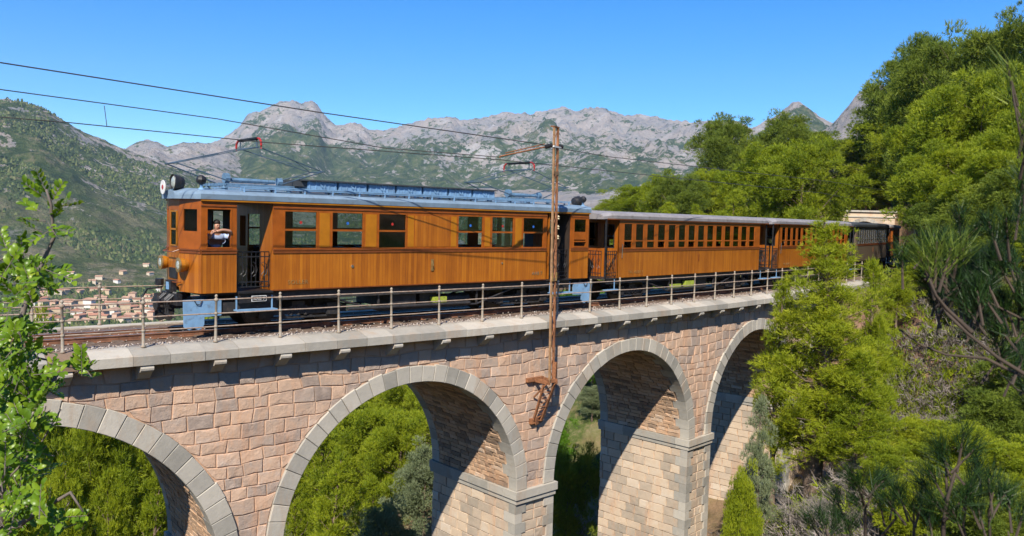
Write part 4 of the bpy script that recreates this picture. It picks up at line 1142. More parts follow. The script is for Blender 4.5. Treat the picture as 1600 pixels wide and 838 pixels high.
def make_coach(dark=False, label='', detail=True):
    root = empty('passenger_coach', (0, 0, 0), 0, label=label, cat='coach', group='wooden coaches pulled behind the railcar')
    wd, tr, gold, rf_ = ('wood_shaded',) * 3 + ('roof_black',) if dark else ('wood', 'wood_trim', 'wood_gold', 'roof_grey')  # the dark set puts tree shade into board and roof colours
    B, E, zb, zs, zt = 5.37, 6.28, 1.0, 1.97, 3.10
    nW = 14; pit = .725; w0 = -5.08
    ops = [(w0 + k * pit, w0 + k * pit + .53) for k in range(nW)]
    for sg in (-1, 1):
        n = sg * HW
        MB().box((-B, min(n, n - sg * .05), zb), (B, max(n, n - sg * .05), zs)).build('side_panel', MAT[wd], root)
        mb = MB(); wall(mb, -B, B, zs + .002, zt, [(a, b, 2.05, 2.95) for a, b in ops], n); mb.build('window_wall', MAT[tr], root)
        for z, h, pj in ((1.93, .07, .02), (2.003, .03, .032), (3.0, .03, .015)): MB().box((-B, min(n + sg * .001, n + sg * pj), z), (B, max(n + sg * .001, n + sg * pj), z + h)).build('belt_rail', MAT['wood_dark'], root)
        for i, (a, b) in enumerate(ops):
            if detail: window(root, a - .01, b + .01, 2.04, 2.96, n - sg * .02, frame=tr if not dark else 'chrome', sash=.30 if i % 5 != 3 else .30, lower_glass=(i % 3 != 0), w=.03)
            else:
                fr = MB(); rect_frame(fr, a, b, 2.04, 2.96, n - sg * .02, .035, .05); fr = fr.build('window', MAT[tr if not dark else 'chrome'], root)
                MB().box((a, n - .003, 2.06), (b, n + .003 - sg * .03, 2.94)).build('pane', MAT['glass'], fr)
        for e in (-1, 1):
            ironwork_gate(root, (e * (B + .06), n - sg * .05), (e * (E - .25), n - sg * .05), 1.06, 1.95)
            MB().bar((e * (E - .2), n - sg * .05, 1.0), (e * (E - .2), n - sg * .05, 3.1), .05).build('platform_post', MAT['black'], root)
            MB().box((min(e * (B + .1), e * (E - .1)), min(n - sg * .05, n + sg * .2), .58), (max(e * (B + .1), e * (E - .1)), max(n - sg * .05, n + sg * .2), .61)).bar((e * (B + .2), n, .6), (e * (B + .2), n, .95), .025).build('footboard', MAT['blue' if sg < 0 else 'under'], root)  # far board coloured dark to stand for underbody shade
    for e in (-1, 1):
        x = e * B
        mb = MB(); wall(mb, -HW + .001, HW - .001, zb, zt, [(-.95, -.48, 2.05, 2.9), (-.34, .34, 1.05, 2.95), (.48, .95, 2.05, 2.9)], x, .05, 'n'); mb.build('end_wall', MAT[wd], root)
        dr = MB().box((min(x - e * .045, x - e * .01), -.33, 1.06), (max(x - e * .045, x - e * .01), .33, 2.1)).box((min(x - e * .045, x - e * .01), -.33, 2.1), (max(x - e * .045, x - e * .01), -.2, 2.94)).box((min(x - e * .045, x - e * .01), .2, 2.1), (max(x - e * .045, x - e * .01), .33, 2.94)).build('end_door', MAT[tr], root)
        for q in (-1, 1): window(root, *sorted((q * .49, q * .94)), 2.05, 2.9, x - e * .02, frame='black', sash=.5, axis='n')
        ironwork_gate(root, (e * (E - .03), -HW + .1), (e * (E - .03), -.32), 1.06, 1.95); ironwork_gate(root, (e * (E - .03), .32), (e * (E - .03), HW - .1), 1.06, 1.95)
        MB().box((min(e * B, e * E), -HW + .04, .96), (max(e * B, e * E), HW - .04, 1.0)).build('platform', MAT['under'], root)
        MB().lathe([(.06, 0), (.06, .2), (.16, .22), (.16, .25)], (e * E, 0, .80), (e, 0, 0), 10).box((min(e * (E - .05), e * (E + .02)), -.7, .72), (max(e * (E - .05), e * (E + .02)), .7, .95)).build('coupler', MAT['black'], root)
    MB().tube([(-5.2, -HW - .03, 1.7), (-5.2, -HW - .05, 2.2)], .014, 5).build('grab_rail', MAT['chrome'], root)
    MB().box((.1, -HW - .02, 1.5), (.16, -HW - .001, 1.78)).build('lamp_bracket', MAT['wood_dark'], root)
    MB().box((-B + .06, -HW + .06, .97), (B - .06, HW - .06, 1.03)).build('floor', MAT['inside'], root)
    MB().box((-E + .1, -HW + .03, 3.075), (E - .1, HW - .03, 3.095)).build('ceiling', MAT['inside'], root)
    l = -4.8; i = 0
    while l < 5 and detail:
        for n0, n1 in ((-1.05, -.3), (.3, 1.05)): bench(root, l, n0, n1, 1 if i % 2 else -1, 'inside_wood' if i % 3 == 0 else 'seat', 1.04, .9)
        l += .86; i += 1
    mb = MB(); R1 = roof_poly(HW + .08, 3.10, .17, .11, 10, .01); mb.prism(R1, -B - .3, B + .3, 12)
    for e in (-1, 1):
        k = len(R1); b = len(mb.v); secs = [(e * (B + .3), 1.0, 0), (e * (B + .55), .97, -.01), (e * E, .90, -.06)]
        for x, sc, dz in secs:
            for (y, z) in R1: mb.v.append((x, y * sc, 3.10 + (z - 3.10) * (1 + dz * 3) + dz * .5 + .0)); mb.t.append(.5)
        for i in range(2):
            for j in range(k):
                j2 = (j + 1) % k; mb.f.append((b + i * k + j, b + i * k + j2, b + (i + 1) * k + j2, b + (i + 1) * k + j))
        mb.f.append(tuple(b + 2 * k + j for j in range(k)))
    rf = mb.build('roof', MAT[rf_], root)
    MB().box((-E + .2, -HW - .07, 3.06), (E - .2, -HW - .002, 3.098)).box((-E + .2, HW + .002, 3.06), (E - .2, HW + .07, 3.098)).build('cornice', MAT['wood_dark' if not dark else 'black'], rf)
    mb = MB(); mb.box((-5.9, -1.02, .78), (5.9, -.96, .995)); mb.box((-5.9, .96, .78), (5.9, 1.02, .995))
    for sg in (-1, 1):
        mb.tube([(-3.4, sg * .95, .8), (-1.7, sg * .95, .34), (1.7, sg * .95, .34), (3.4, sg * .95, .8)], .028, 6)
        for q in (-1, 1): mb.bar((q * 1.7, sg * .95, .34), (q * 1.7, sg * .95, .8), .05)
    mb.box((-1.0, -.8, .45), (1.4, .8, .76)); mb.lathe([(.16, -.5), (.16, .5)], (2.1, 0, .55), (1, 0, 0), 12); mb.build('underframe', MAT['under'], root)
    if not dark:
        MB().box((-1.6, -1.02, .48), (-.9, -.86, .60)).box((-.55, -1.02, .48), (.15, -.84, .70)).build('cable_box', MAT['ballast_green'], root)
        MB().tube([(-1.8, -1.0, .43), (1.0, -1.0, .43)], .05, 8).build('air_pipe', MAT['under'], root)  # underbody shade put into the pipe colour
    bogie(root, -3.9, 1.5, .36); bogie(root, 3.9, 1.5, .36)
    if not dark: lettering('TRC ALSEF 1', .15, (-4.75, -HW - .006, 1.13), (R_(90), 0, 0), 'bronze', root, extrude=.002)
    return root
def place(o, c):
    m, rz = chord(c, 6.2); o.location = (m.x, m.y, 0); o.rotation_euler = (0, 0, rz)
c1 = make_coach(label='orange wooden coach with grey roof coupled directly behind the leading railcar')
place(c1, 23.4)
c2 = copy_tree(c1); place(c2, 36.4); c2['label'] = 'second orange wooden coach, half hidden behind the tall bright pine'
c3 = make_coach(True, 'wooden coach coloured dark for tree shade, between orange coaches near the tunnel portal'); place(c3, 49.4)
c4 = copy_tree(c1); place(c4, 62.4); c4['label'] = 'last visible orange coach beyond the dark coach, disappearing behind the bushes'

# ---------------------------------------------------------------- driver leaning on the cab window bar
MAT['skin'] = paint('skin', (.48, .25, .16), .5, .12, 10)
MAT['shirt'] = paint('pale_blue_shirt', (.42, .52, .75), .85, .15, 8)
MAT['hair'] = paint('dark_hair', (.02, .014, .01), .7, .3, 20)
MAT['trousers'] = paint('navy_cloth', (.02, .025, .05), .85, .3, 8)
def skin_body(name, joints, edges, mat, parent, root=0, sub=2):
    me = bpy.data.meshes.new(name); me.from_pydata([j[0] for j in joints], edges, []); me.update()
    ob = bpy.data.objects.new(name, me); COL.objects.link(ob); ob.parent = parent
    md = ob.modifiers.new('skin', 'SKIN')
    for i, j in enumerate(joints):
        r = j[1]; me.skin_vertices[0].data[i].radius = (r, r) if not isinstance(r, tuple) else r
    me.skin_vertices[0].data[root].use_root = True
    ob.modifiers.new('sub', 'SUBSURF').levels = sub; ob.modifiers['sub'].render_levels = sub
    dg = bpy.context.evaluated_depsgraph_get(); m2 = bpy.data.meshes.new_from_object(ob.evaluated_get(dg)); m2.name = name
    for p in m2.polygons: p.use_smooth = True
    bpy.data.objects.remove(ob); m2.materials.clear()
    return link_mesh(name, m2, MAT[mat], parent)
def driver():
    mm, rz = chord(9.65, 6.6); u = Vector((math.cos(rz), math.sin(rz), 0)); n = Vector((-math.sin(rz), math.cos(rz), 0))
    root = empty('person', mm + u * -6.12 + n * -.85 + Vector((0, 0, 1.055)), rz, label='driver in a pale blue shirt leaning folded arms on the cab window bar', cat='person')
    # local: x along the car, y to the far side, z from the cab floor; body bends over the window bar
    J = [((.02, .20, .92), (.15, .12)), ((.02, .14, 1.12), (.15, .11)), ((.02, .03, 1.30), (.19, .11)), ((.02, -.02, 1.38), (.11, .08)), ((.0, -.06, 1.47), .052), ((-.01, -.10, 1.56), (.078, .09)), ((-.01, -.10, 1.66), (.075, .09)),
         ((-.19, -.02, 1.34), .062), ((-.26, -.19, 1.30), .048), ((-.20, -.32, 1.47), .042), ((-.04, -.30, 1.46), .036), ((.03, -.29, 1.45), .034),
         ((.22, -.02, 1.34), .062), ((.29, -.18, 1.32), .05), ((.22, -.33, 1.47), .044), ((.02, -.36, 1.50), .036), ((-.14, -.37, 1.46), .032),
         ((-.08, .22, .80), (.09, .09)), ((-.1, .10, .45), .06), ((-.1, .16, .06), .042), ((-.1, .02, .04), .04),
         ((.12, .22, .80), (.09, .09)), ((.14, .12, .45), .06), ((.14, .18, .06), .042), ((.14, .04, .04), .04)]
    E = [(0, 1), (1, 2), (2, 3), (3, 4), (4, 5), (5, 6), (3, 7), (7, 8), (8, 9), (9, 10), (10, 11), (3, 12), (12, 13), (13, 14), (14, 15), (15, 16), (0, 17), (17, 18), (18, 19), (19, 20), (0, 21), (21, 22), (22, 23), (23, 24)]
    skin_body('body', J, E, 'skin', root)
    S = [((.02, .16, 1.02), (.17, .135)), ((.02, .10, 1.18), (.17, .13)), ((.02, .03, 1.31), (.20, .125)), ((.02, -.02, 1.39), (.11, .09)),
         ((-.19, -.02, 1.34), .078), ((-.255, -.17, 1.31), .066), ((.22, -.02, 1.34), .078), ((.285, -.16, 1.33), .068)]
    skin_body('shirt', S, [(0, 1), (1, 2), (2, 3), (3, 4), (4, 5), (3, 6), (6, 7)], 'shirt', root)
    T = [((.02, .21, .96), (.155, .125)), ((-.08, .22, .78), (.1, .1)), ((-.1, .11, .45), .075), ((-.1, .16, .10), .06), ((.12, .22, .78), (.1, .1)), ((.14, .13, .45), .075), ((.14, .18, .10), .06)]
    skin_body('trousers', T, [(0, 1), (1, 2), (2, 3), (0, 4), (4, 5), (5, 6)], 'trousers', root)
    skin_body('hair', [((-.01, -.07, 1.60), (.088, .085)), ((-.01, -.08, 1.69), (.088, .10)), ((-.01, -.09, 1.745), (.05, .06))], [(0, 1), (1, 2)], 'hair', root)
    for hx, hy, hz, d in ((.03, -.29, 1.45, 1), (-.14, -.37, 1.46, -1)):   # five fingers on each hand
        JJ = [((hx, hy, hz), (.03, .018)), ((hx + d * .05, hy - .01, hz - .01), (.036, .016))]; EE = [(0, 1)]
        for f in range(4):
            b = len(JJ); o = (f - 1.5) * .019; L = (.055, .068, .064, .05)[f]
            JJ += [((hx + d * .085, hy - .015, hz + o - .01), .010), ((hx + d * (.085 + L * .5), hy - .02, hz + o - .022), .009), ((hx + d * (.085 + L * .8), hy - .01, hz + o - .045), .008)]
            EE += [(1, b), (b, b + 1), (b + 1, b + 2)]
        b = len(JJ); JJ += [((hx + d * .04, hy - .03, hz + .035), .011), ((hx + d * .07, hy - .035, hz + .055), .009)]; EE += [(0, b), (b, b + 1)]
        skin_body('hand', JJ, EE, 'skin', root, sub=1)
    for ex in (-.035, .03): MB().lathe([(.004, 0), (.012, .004), (.009, .012), (.002, .014)], (-.01 + ex + .01, -.186, 1.60), (0, -1, 0), 8).build('eye', MAT['hair'], root)
    MB().lathe([(.004, 0), (.016, .01), (.012, .03), (.003, .036)], (-.01, -.175, 1.575), (0, -1, -.2), 8).build('nose', MAT['skin'], root)
    MB().box((-.035, -.183, 1.53), (.015, -.176, 1.538)).build('mouth', MAT['red'], root)
    return root
driver()
# ================================================================ tunnel portal, mast, wires
def portal():
    s0 = 98.5; P = Vector(W(s0, TC, 0)); rz = TH + KC * s0
    root = empty('tunnel_portal', P, rz, label='pale stone tunnel portal with a dark arched mouth among the pines', cat='tunnel')
    # local x along the track (into the hill), y across
    mb = MB(); mb.tone = .8
    r, zc = 1.8, 2.05; hw, top = 3.3, 4.95
    # wall as columns around the arch
    ys = sorted(set(list(np.linspace(-hw, hw, 15)) + list(np.linspace(-r, r, 25))))
    for a, b in zip(ys[:-1], ys[1:]):
        m = (a + b) / 2
        za, zb_ = [(zc + math.sqrt(max(0, r * r - y * y)) if abs(m) < r else -.3) for y in (a, b)]
        mb.add([(0, a, za), (0, b, zb_), (0, b, top), (0, a, top), (8, a, za), (8, b, zb_), (8, b, top), (8, a, top)], [(1, 0, 3, 2), (3, 7, 6, 2), (0, 1, 5, 4), (0, 4, 7, 3), (1, 2, 6, 5)])
    for q in (-1, 1): mb.add([(0, q * r, -.3), (8, q * r, -.3), (8, q * r, zc), (0, q * r, zc)], [(0, 1, 2, 3)])
    mb.build('wall', MAT['pier_stone'], root, tone=True)
    MB().box((7.6, -hw, -.3), (7.9, hw, top - .1)).build('tunnel_dark', MAT['inside'], root)  # added dark end panel stands in for the unlit depth of the tunnel
    n = 15
    for k in range(n):
        a0 = math.pi * k / n + .008; a1 = math.pi * (k + 1) / n - .008; mb = MB(); mb.tone = random.random()
        V = [(x, q * math.cos(a), zc + q * math.sin(a)) for x in (-.07, .4) for a, q in ((a0, r), (a1, r), (a1, r + .42), (a0, r + .42))]
        mb.add(V, [(0, 3, 2, 1), (4, 5, 6, 7), (0, 1, 5, 4), (1, 2, 6, 5), (2, 3, 7, 6), (3, 0, 4, 7)]); mb.build('voussoir', MAT['grey_stone'], root, tone=True)
    for z, h, pj in ((4.32, .14, .12), (4.95, .2, .2)):
        mb = MB(); mb.tone = .8; mb.box((-pj, -hw - pj, z), (.5, hw + pj, z + h)); mb.build('string_course', MAT['grey_stone'], root, tone=True)
    bl = MB()
    z = -.2
    while z < 4.0:
        h = .38; y = -hw
        while y < hw - .1:
            w = min(random.uniform(.5, .9), hw - y); ym, zm = y + w / 2, z + h / 2
            if not ((abs(ym) < r + .45 and zm < zc) or (zm >= zc and math.hypot(ym, zm - zc) < r + .45)):
                rock_face(bl, [(-.0, y, z), (0, y + w, z), (0, y + w, z + h), (0, y, z + h)], (-1, 0, 0), .02, .015, random.random())
            y += w
        z += h
    bl.build('stone_facing', MAT['pier_stone'], root, tone=True, kind='stuff')
portal()

MAT['mast_rust'] = paint('flaking_rusty_steel', (.30, .13, .06), .8, .45, 5, dirt=(.12, .05, .03), spec=.25)
MAT['mast_pale'] = paint('pale_lit_mast_paint', (.34, .20, .10), .7, .35, 6, dirt=(.20, .09, .045), spec=.25)  # paler tone stands for sun on the left leg, with rust blotches
MAT['insulator'] = paint('glazed_insulator', (.55, .47, .30), .25, .15, 8)
def mast():
    s0, o0 = 13.20, -.58; base = Vector(W(s0, o0, -1.95)); rz = TH + KC * s0 + R_(22)
    root = empty('catenary_mast', base, rz, label='tall rusty lattice mast bracketed to the viaduct wall and holding the overhead wires', cat='mast')
    # the mast leans very slightly; local z 0 = wall bracket
    H = 7.72; lean = -.024; w = .145
    def P(x, y, z): return Vector((x + lean * (z), y, z))
    def chan(x, y, mat, sx):
        mb = MB(); mb.bar(P(x, y, 0), P(x, y, H), .045 if sx < 0 else .075, .016); mb.bar(P(x - .03, y - .02, 0), P(x - .03, y - .02, H), .012, .055); mb.bar(P(x + .03, y - .02, 0), P(x + .03, y - .02, H), .012, .055)
        return mb.build('leg', MAT[mat], root)
    chan(-w, 0, 'mast_pale', -1); chan(w, 0, 'mast_rust', 1)  # left leg's lighter coat puts the sun on it into the colour
    n = 18
    for yy in (-.03,):
        for k in range(n):
            z0, z1 = H * k / n, H * (k + 1) / n; sg = 1 if (k + (yy > 0)) % 2 else -1
            MB().bar(P(-w * sg, yy, z0), P(w * sg, yy, z1), .02, .008).build('lacing_bar', MAT['mast_rust'], root)
    MB().box(tuple(P(-w - .055, -.05, H - .02)), tuple(P(w + .055, .08, H + .01))).build('cap', MAT['mast_rust'], root)
    for z in (.0, 3.1, 6.3):
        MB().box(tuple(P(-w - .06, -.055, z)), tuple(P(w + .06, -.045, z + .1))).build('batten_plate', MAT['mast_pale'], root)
    # shelf bracket into the wall
    m = Matrix.Rotation(-rz, 4, 'Z')
    def L(s, o, z): return m @ (Vector(W(s, o, z)) - base)
    mb = MB(); zb = -1.95
    for ds in (-.16, .16): mb.bar(L(s0 + ds, -.70, zb), L(s0 + ds - .0, .05, zb), .05, .12)
    mb.bar(L(s0 - .5, -.05, zb + .02), L(s0 + .2, -.05, zb + .02), .10, .12); mb.bar(L(s0 - .2, -.62, zb + .04), L(s0 + .2, -.62, zb + .04), .1, .1)
    mb.bar(L(s0 - .16, -.62, zb), L(s0 - .16, -.03, zb - .55), .04)
    mb.build('wall_bracket', MAT['mast_rust'], root)
    # lower lattice strut slanting in to the wall
    mb = MB(); A0, A1 = L(s0 + .16, -.62, zb + .6), L(s0 + .14, -.60, zb - .1); B1 = L(s0 + .10, -.12, -3.25); C1 = L(s0 - .20, -.10, -3.2); C0 = L(s0 - .16, -.45, zb - .1)
    mb.bar(A0, A1, .10, .08); mb.bar(A1, B1, .10, .05); mb.bar(C0, C1, .09, .05)
    for k in range(5):
        t0, t1 = k / 5, (k + 1) / 5; a = A1.lerp(B1, t0); b = C0.lerp(C1, t1); mb.bar(a, b, .035, .012)
        a2 = A1.lerp(B1, t1); mb.bar(C0.lerp(C1, t1), a2, .05 if k % 2 else .09, .012)
    mb.bar(L(s0 - .30, -.04, -3.24), L(s0 + .18, -.04, -3.24), .12, .16); mb.bar(L(s0 - .06, -.13, -3.10), L(s0 - .06, -.13, -3.34), .30, .02)
    mb.build('lower_strut', MAT['mast_rust'], root)
    # cantilever arm reaching over the track
    zt = H - .55
    a0 = P(-w, 0, zt); tipw = m @ (Vector(ARM_TIP) - base)
    mb = MB(); mb.tube([a0.lerp(tipw, .18), tipw + Vector((0, 0, .04))], .026, 6); mb.tube([a0.lerp(tipw, .18) + Vector((.02, 0, .09)), tipw.lerp(a0, .1) + Vector((0, 0, .10))], .018, 6)
    mb.tube([tipw + Vector((0, 0, .04)), tipw], .02, 5); arm = mb.build('cantilever_arm', MAT['mast_rust'], root)
    mb = MB()
    for k in range(3): mb.lathe([(.03, -.03), (.07, -.01), (.07, .01), (.03, .03)], a0.lerp(tipw, .05 + .045 * k), (tipw - a0), 10)
    mb.tube([a0, a0.lerp(tipw, .19)], .02, 5); mb.build('arm_insulator', MAT['black'], arm)
    mb = MB(); mb.box(tuple(P(-w - .07, -.06, 7.10)), tuple(P(w + .2, .06, 7.15))); c = mb.build('clamp', MAT['white'], root)
    MB().lathe([(.02, -.14), (.055, -.10), (.03, -.06), (.06, -.02), (.03, .02), (.06, .06), (.02, .12)], P(w + .34, 0, 7.18), (1, 0, -.1), 10).build('insulator', MAT['black'], c)
    for z in (5.02, 4.72, 4.42):
        i_ = MB().lathe([(.02, -.06), (.05, -.045), (.03, -.01), (.055, .02), (.03, .05), (.015, .07)], P(w + .15, -.02, z), (0, 0, 1), 10).build('insulator', MAT['insulator'], root)
        MB().bar(P(w, -.02, z - .07), P(w + .16, -.02, z - .07), .02).build('insulator_pin', MAT['mast_rust'], i_)
    MB().box(tuple(P(-w - .062, -.058, 3.10)), tuple(P(-w + .05, -.056, 3.36))).build('painted_band', MAT['ochre'], root); MB().box(tuple(P(w - .05, -.058, 3.10)), tuple(P(w + .062, -.056, 3.36))).build('painted_band', MAT['ochre'], root)
    return root
MAT['ochre'] = paint('ochre_paint', (.62, .36, .10), .6, .2, 6)
ARM_TIP = Vector(W(13.4, 2.0, 4.92)) 
_r = ray(781, 247); _t = 22.9 / _r[1]; ARM_TIP = Vector((_r[0] * _t, _r[1] * _t, CAM_Z + _r[2] * _t))
mast()
MAT['wire'] = paint('copper_wire', (.07, .065, .06), .5, .2, 3, metal=.3)
def wire(name, pts, r, label, sag=0.0):
    P = [Vector(p) for p in pts]; out = []
    for a, b in zip(P[:-1], P[1:]):
        for k in range(14):
            t = k / 14; q = a.lerp(b, t); q.z -= sag * 4 * t * (1 - t); out.append(q)
    out.append(P[-1]); L = out[0].copy()
    mb = MB(); mb.tube([q - L for q in out], r, 5); o = mb.build(name, MAT['wire'], smooth=True); o.location = L
    return tag(o, label, 'wire')
def px_at_y(px, py, y):
    x, yy, z = ray(px, py); return Vector((x / yy * y, y, CAM_Z + z / yy * y))
tip = ARM_TIP
Lc = px_at_y(110, 192, 16.6); Lm = px_at_y(0, 140, 15.6)
Lc2 = Lc + (Lc - tip) * 1.1; Lm2 = Lm + (Lm - (tip + Vector((0, 0, .0)))) * .9
far1 = Vector(W(41, 2.1, 4.95)); far2 = Vector(W(68, 1.9, 5.0))
wire('contact_wire', [Lc2, Lc, px_at_y(411, 222.5, 19.6), tip - Vector((0, 0, .05)), far1, far2], .011, 'contact wire running just above the two pantographs')
mt = px_at_y(815, 236, 23.2)
wire('messenger_wire', [Lm2, Lm, px_at_y(340, 186, 18.9), px_at_y(600, 231.5, 21.4), tip + Vector((0, 0, .02))], .011, 'upper support wire that carries the short hanger above the contact wire')
mp = Vector(W(13.2, -.58, 5.3))
wire('feeder_wire', [px_at_y(-300, 50, 12.4), px_at_y(0, 98, 14.6), px_at_y(500, 176, 18.8), px_at_y(848, 226, 23.15)], .013, 'topmost heavy wire crossing the sky from the left to the mast head')
wire('return_wire', [px_at_y(874, 232, 23.6), px_at_y(950, 245, 25.5), px_at_y(1100, 262, 31), px_at_y(1290, 283, 42), px_at_y(1400, 300, 60)], .011, 'thin wire leaving the mast to the right towards the pines')
a = px_at_y(163, 165.5, 17.05); b = px_at_y(167, 197, 17.05)
wire('wire_hanger', [a, b], .008, 'short vertical hanger joining the two overhead wires at the left')

# ================================================================ town in the valley
def town():
    wm = [paint('house_wall_%s' % n, c, .9, .12, .3) for n, c in (('cream', (.62, .52, .38)), ('ochre', (.58, .44, .28)), ('white', (.72, .68, .60)), ('pink', (.60, .40, .28)))]
    rm = [paint('clay_tiles_%s' % n, c, .9, .25, .6, dirt=(.35, .22, .15)) for n, c in (('red', (.42, .19, .11)), ('tan', (.46, .27, .17)))]
    dk = simple('window_dark', (.05, .045, .04), .4); blue = simple('pool_blue', (.05, .35, .65), .2); gy = MAT['roof_grey']
    spots = []
    r = np.random.default_rng(11)
    def add(px, py, w, kind=None, **k): spots.append((px, py, w, kind, k))
    rows = [(503, 50, 262, 14), (494, 44, 262, 14), (485, 44, 262, 13), (476, 60, 262, 14), (466, 70, 262, 18), (456, 90, 262, 24), (446, 110, 262, 34), (434, 100, 262, 50), (418, 90, 250, 85)]
    for y, xa, xb, st in rows:
        x = xa + r.uniform(0, st)
        while x < xb:
            if r.random() < .86: add(x, y + r.uniform(-4, 4), r.uniform(8, 17) if y > 470 else r.uniform(6, 11))
            x += st * r.uniform(.6, 1.4)
    spots.sort(key=lambda q: (-round(q[1] / 11), q[0])); cnt = {}; rowno = {}
    ordn = ['first', 'second', 'third', 'fourth', 'fifth', 'sixth', 'seventh', 'eighth', 'ninth', 'tenth', 'eleventh', 'twelfth', 'thirteenth', 'fourteenth', 'fifteenth', 'sixteenth', 'seventeenth', 'eighteenth', 'nineteenth', 'twentieth', 'last', 'last']
    rown = ['lowest', 'second lowest', 'third lowest', 'fourth lowest', 'fifth lowest', 'fourth highest', 'third highest', 'second highest', 'highest', 'topmost', 'uppermost']
    labs_w = ['cream', 'ochre', 'white', 'pink']; n = 0
    for px, py, w, kind, k in spots:
        # where the sight line meets the valley floor
        x, y, z = ray(px, py); h = math.hypot(x, y); rr = None
        ds = np.arange(250, 2200, 8.0); X = x / h * ds; Y = y / h * ds; G = ground(X, Y); below = (CAM_Z + z / h * ds) < G
        if not below.any(): continue
        D = ds[np.argmax(below)]; gx, gy, gzv = X[np.argmax(below)], Y[np.argmax(below)], G[np.argmax(below)]
        W_ = max(9, min(26, w / F_PX * D * (1.15 if py > 460 else .9))); Dp = W_ * r.uniform(.5, .8); H = (r.uniform(4.5, 7.5) if r.random() < .85 else r.uniform(8, 10)) if py > 460 else r.uniform(3.5, 5.5); rz = r.uniform(-.5, .5) + r.choice([0, 1.57])
        ci = int(r.integers(0, 4)); ri = int(r.integers(0, 2))
        rk = -round(py / 11); rowno.setdefault(rk, len(rowno)); cnt[rk] = cnt.get(rk, 0) + 1
        root = empty('house', (gx, gy, gzv - .5), rz, label='%s walled house, %s from the left in the %s row of the valley town' % (labs_w[ci], ordn[cnt[rk] - 1], rown[rowno[rk]]), cat='house', group='village houses in the valley')
        MB().box((-W_ / 2, -Dp / 2, -3), (W_ / 2, Dp / 2, H)).build('wall', wm[ci], root)
        rh = Dp * .22; mb = MB(); e = .5
        mb.prism([(-Dp / 2 - e, H + .02), (-Dp / 2 - e, H + .25), (0, H + rh + .25), (Dp / 2 + e, H + .25), (Dp / 2 + e, H + .02)], -W_ / 2 - e, W_ / 2 + e); rf = mb.build('roof', rm[ri], root)
        if W_ > 11:
            nw = max(2, int(W_ / 4)); wb_ = MB()
            for fl in range(int(H / 3)):
                for q in range(nw):
                    xx = -W_ / 2 + W_ * (q + .5) / nw
                    for sgn in (-1, 1):
                        m_ = MB().box((xx - .5, min(sgn * Dp / 2, sgn * (Dp / 2 + .05)), 1 + fl * 3), (xx + .5, max(sgn * Dp / 2, sgn * (Dp / 2 + .05)), 2.3 + fl * 3))
                        if sgn < 0 or n % 2: 
                            if n < 70: m_.build('window', dk, root)
        n += 1
    return n
print('houses', town())
# ================================================================ trees and shrubs
PINE = [(.0, (.09, .14, .012)), (.35, (.19, .25, .014)), (.7, (.31, .36, .018)), (1, (.42, .44, .03))]
DARKP = [(.0, (.055, .09, .014)), (.4, (.12, .17, .02)), (.75, (.20, .25, .026)), (1, (.29, .32, .035))]
OLIVE = [(.0, (.09, .12, .06)), (.5, (.18, .22, .11)), (1, (.30, .33, .19))]
BROAD = [(.0, (.04, .10, .012)), (.5, (.11, .24, .018)), (1, (.20, .36, .03))]
MAT['pine'] = leaf_material('bright_pine_needles', PINE, .55, .38)
MAT['pine_dark'] = leaf_material('dark_pine_needles', DARKP, .6, .3)
MAT['olive'] = leaf_material('grey_green_leaves', OLIVE, .6, .25)
MAT['broad'] = leaf_material('glossy_green_leaves', BROAD, .4, .3)
MAT['dry'] = leaf_material('dry_grey_twigs', [(.0, (.12, .10, .085)), (.5, (.26, .22, .19)), (1, (.40, .35, .30))], .8, .1, (1, 1, 1))
MAT['straw'] = leaf_material('dry_straw_grass', [(.0, (.10, .13, .02)), (.5, (.24, .25, .06)), (1, (.42, .36, .16))], .7, .3)
MAT['bark'] = paint('pine_bark', (.20, .14, .10), .9, .45, 5, dirt=(.10, .07, .055))
MAT['bark_grey'] = paint('grey_bark', (.27, .24, .21), .9, .35, 8, dirt=(.14, .12, .10))

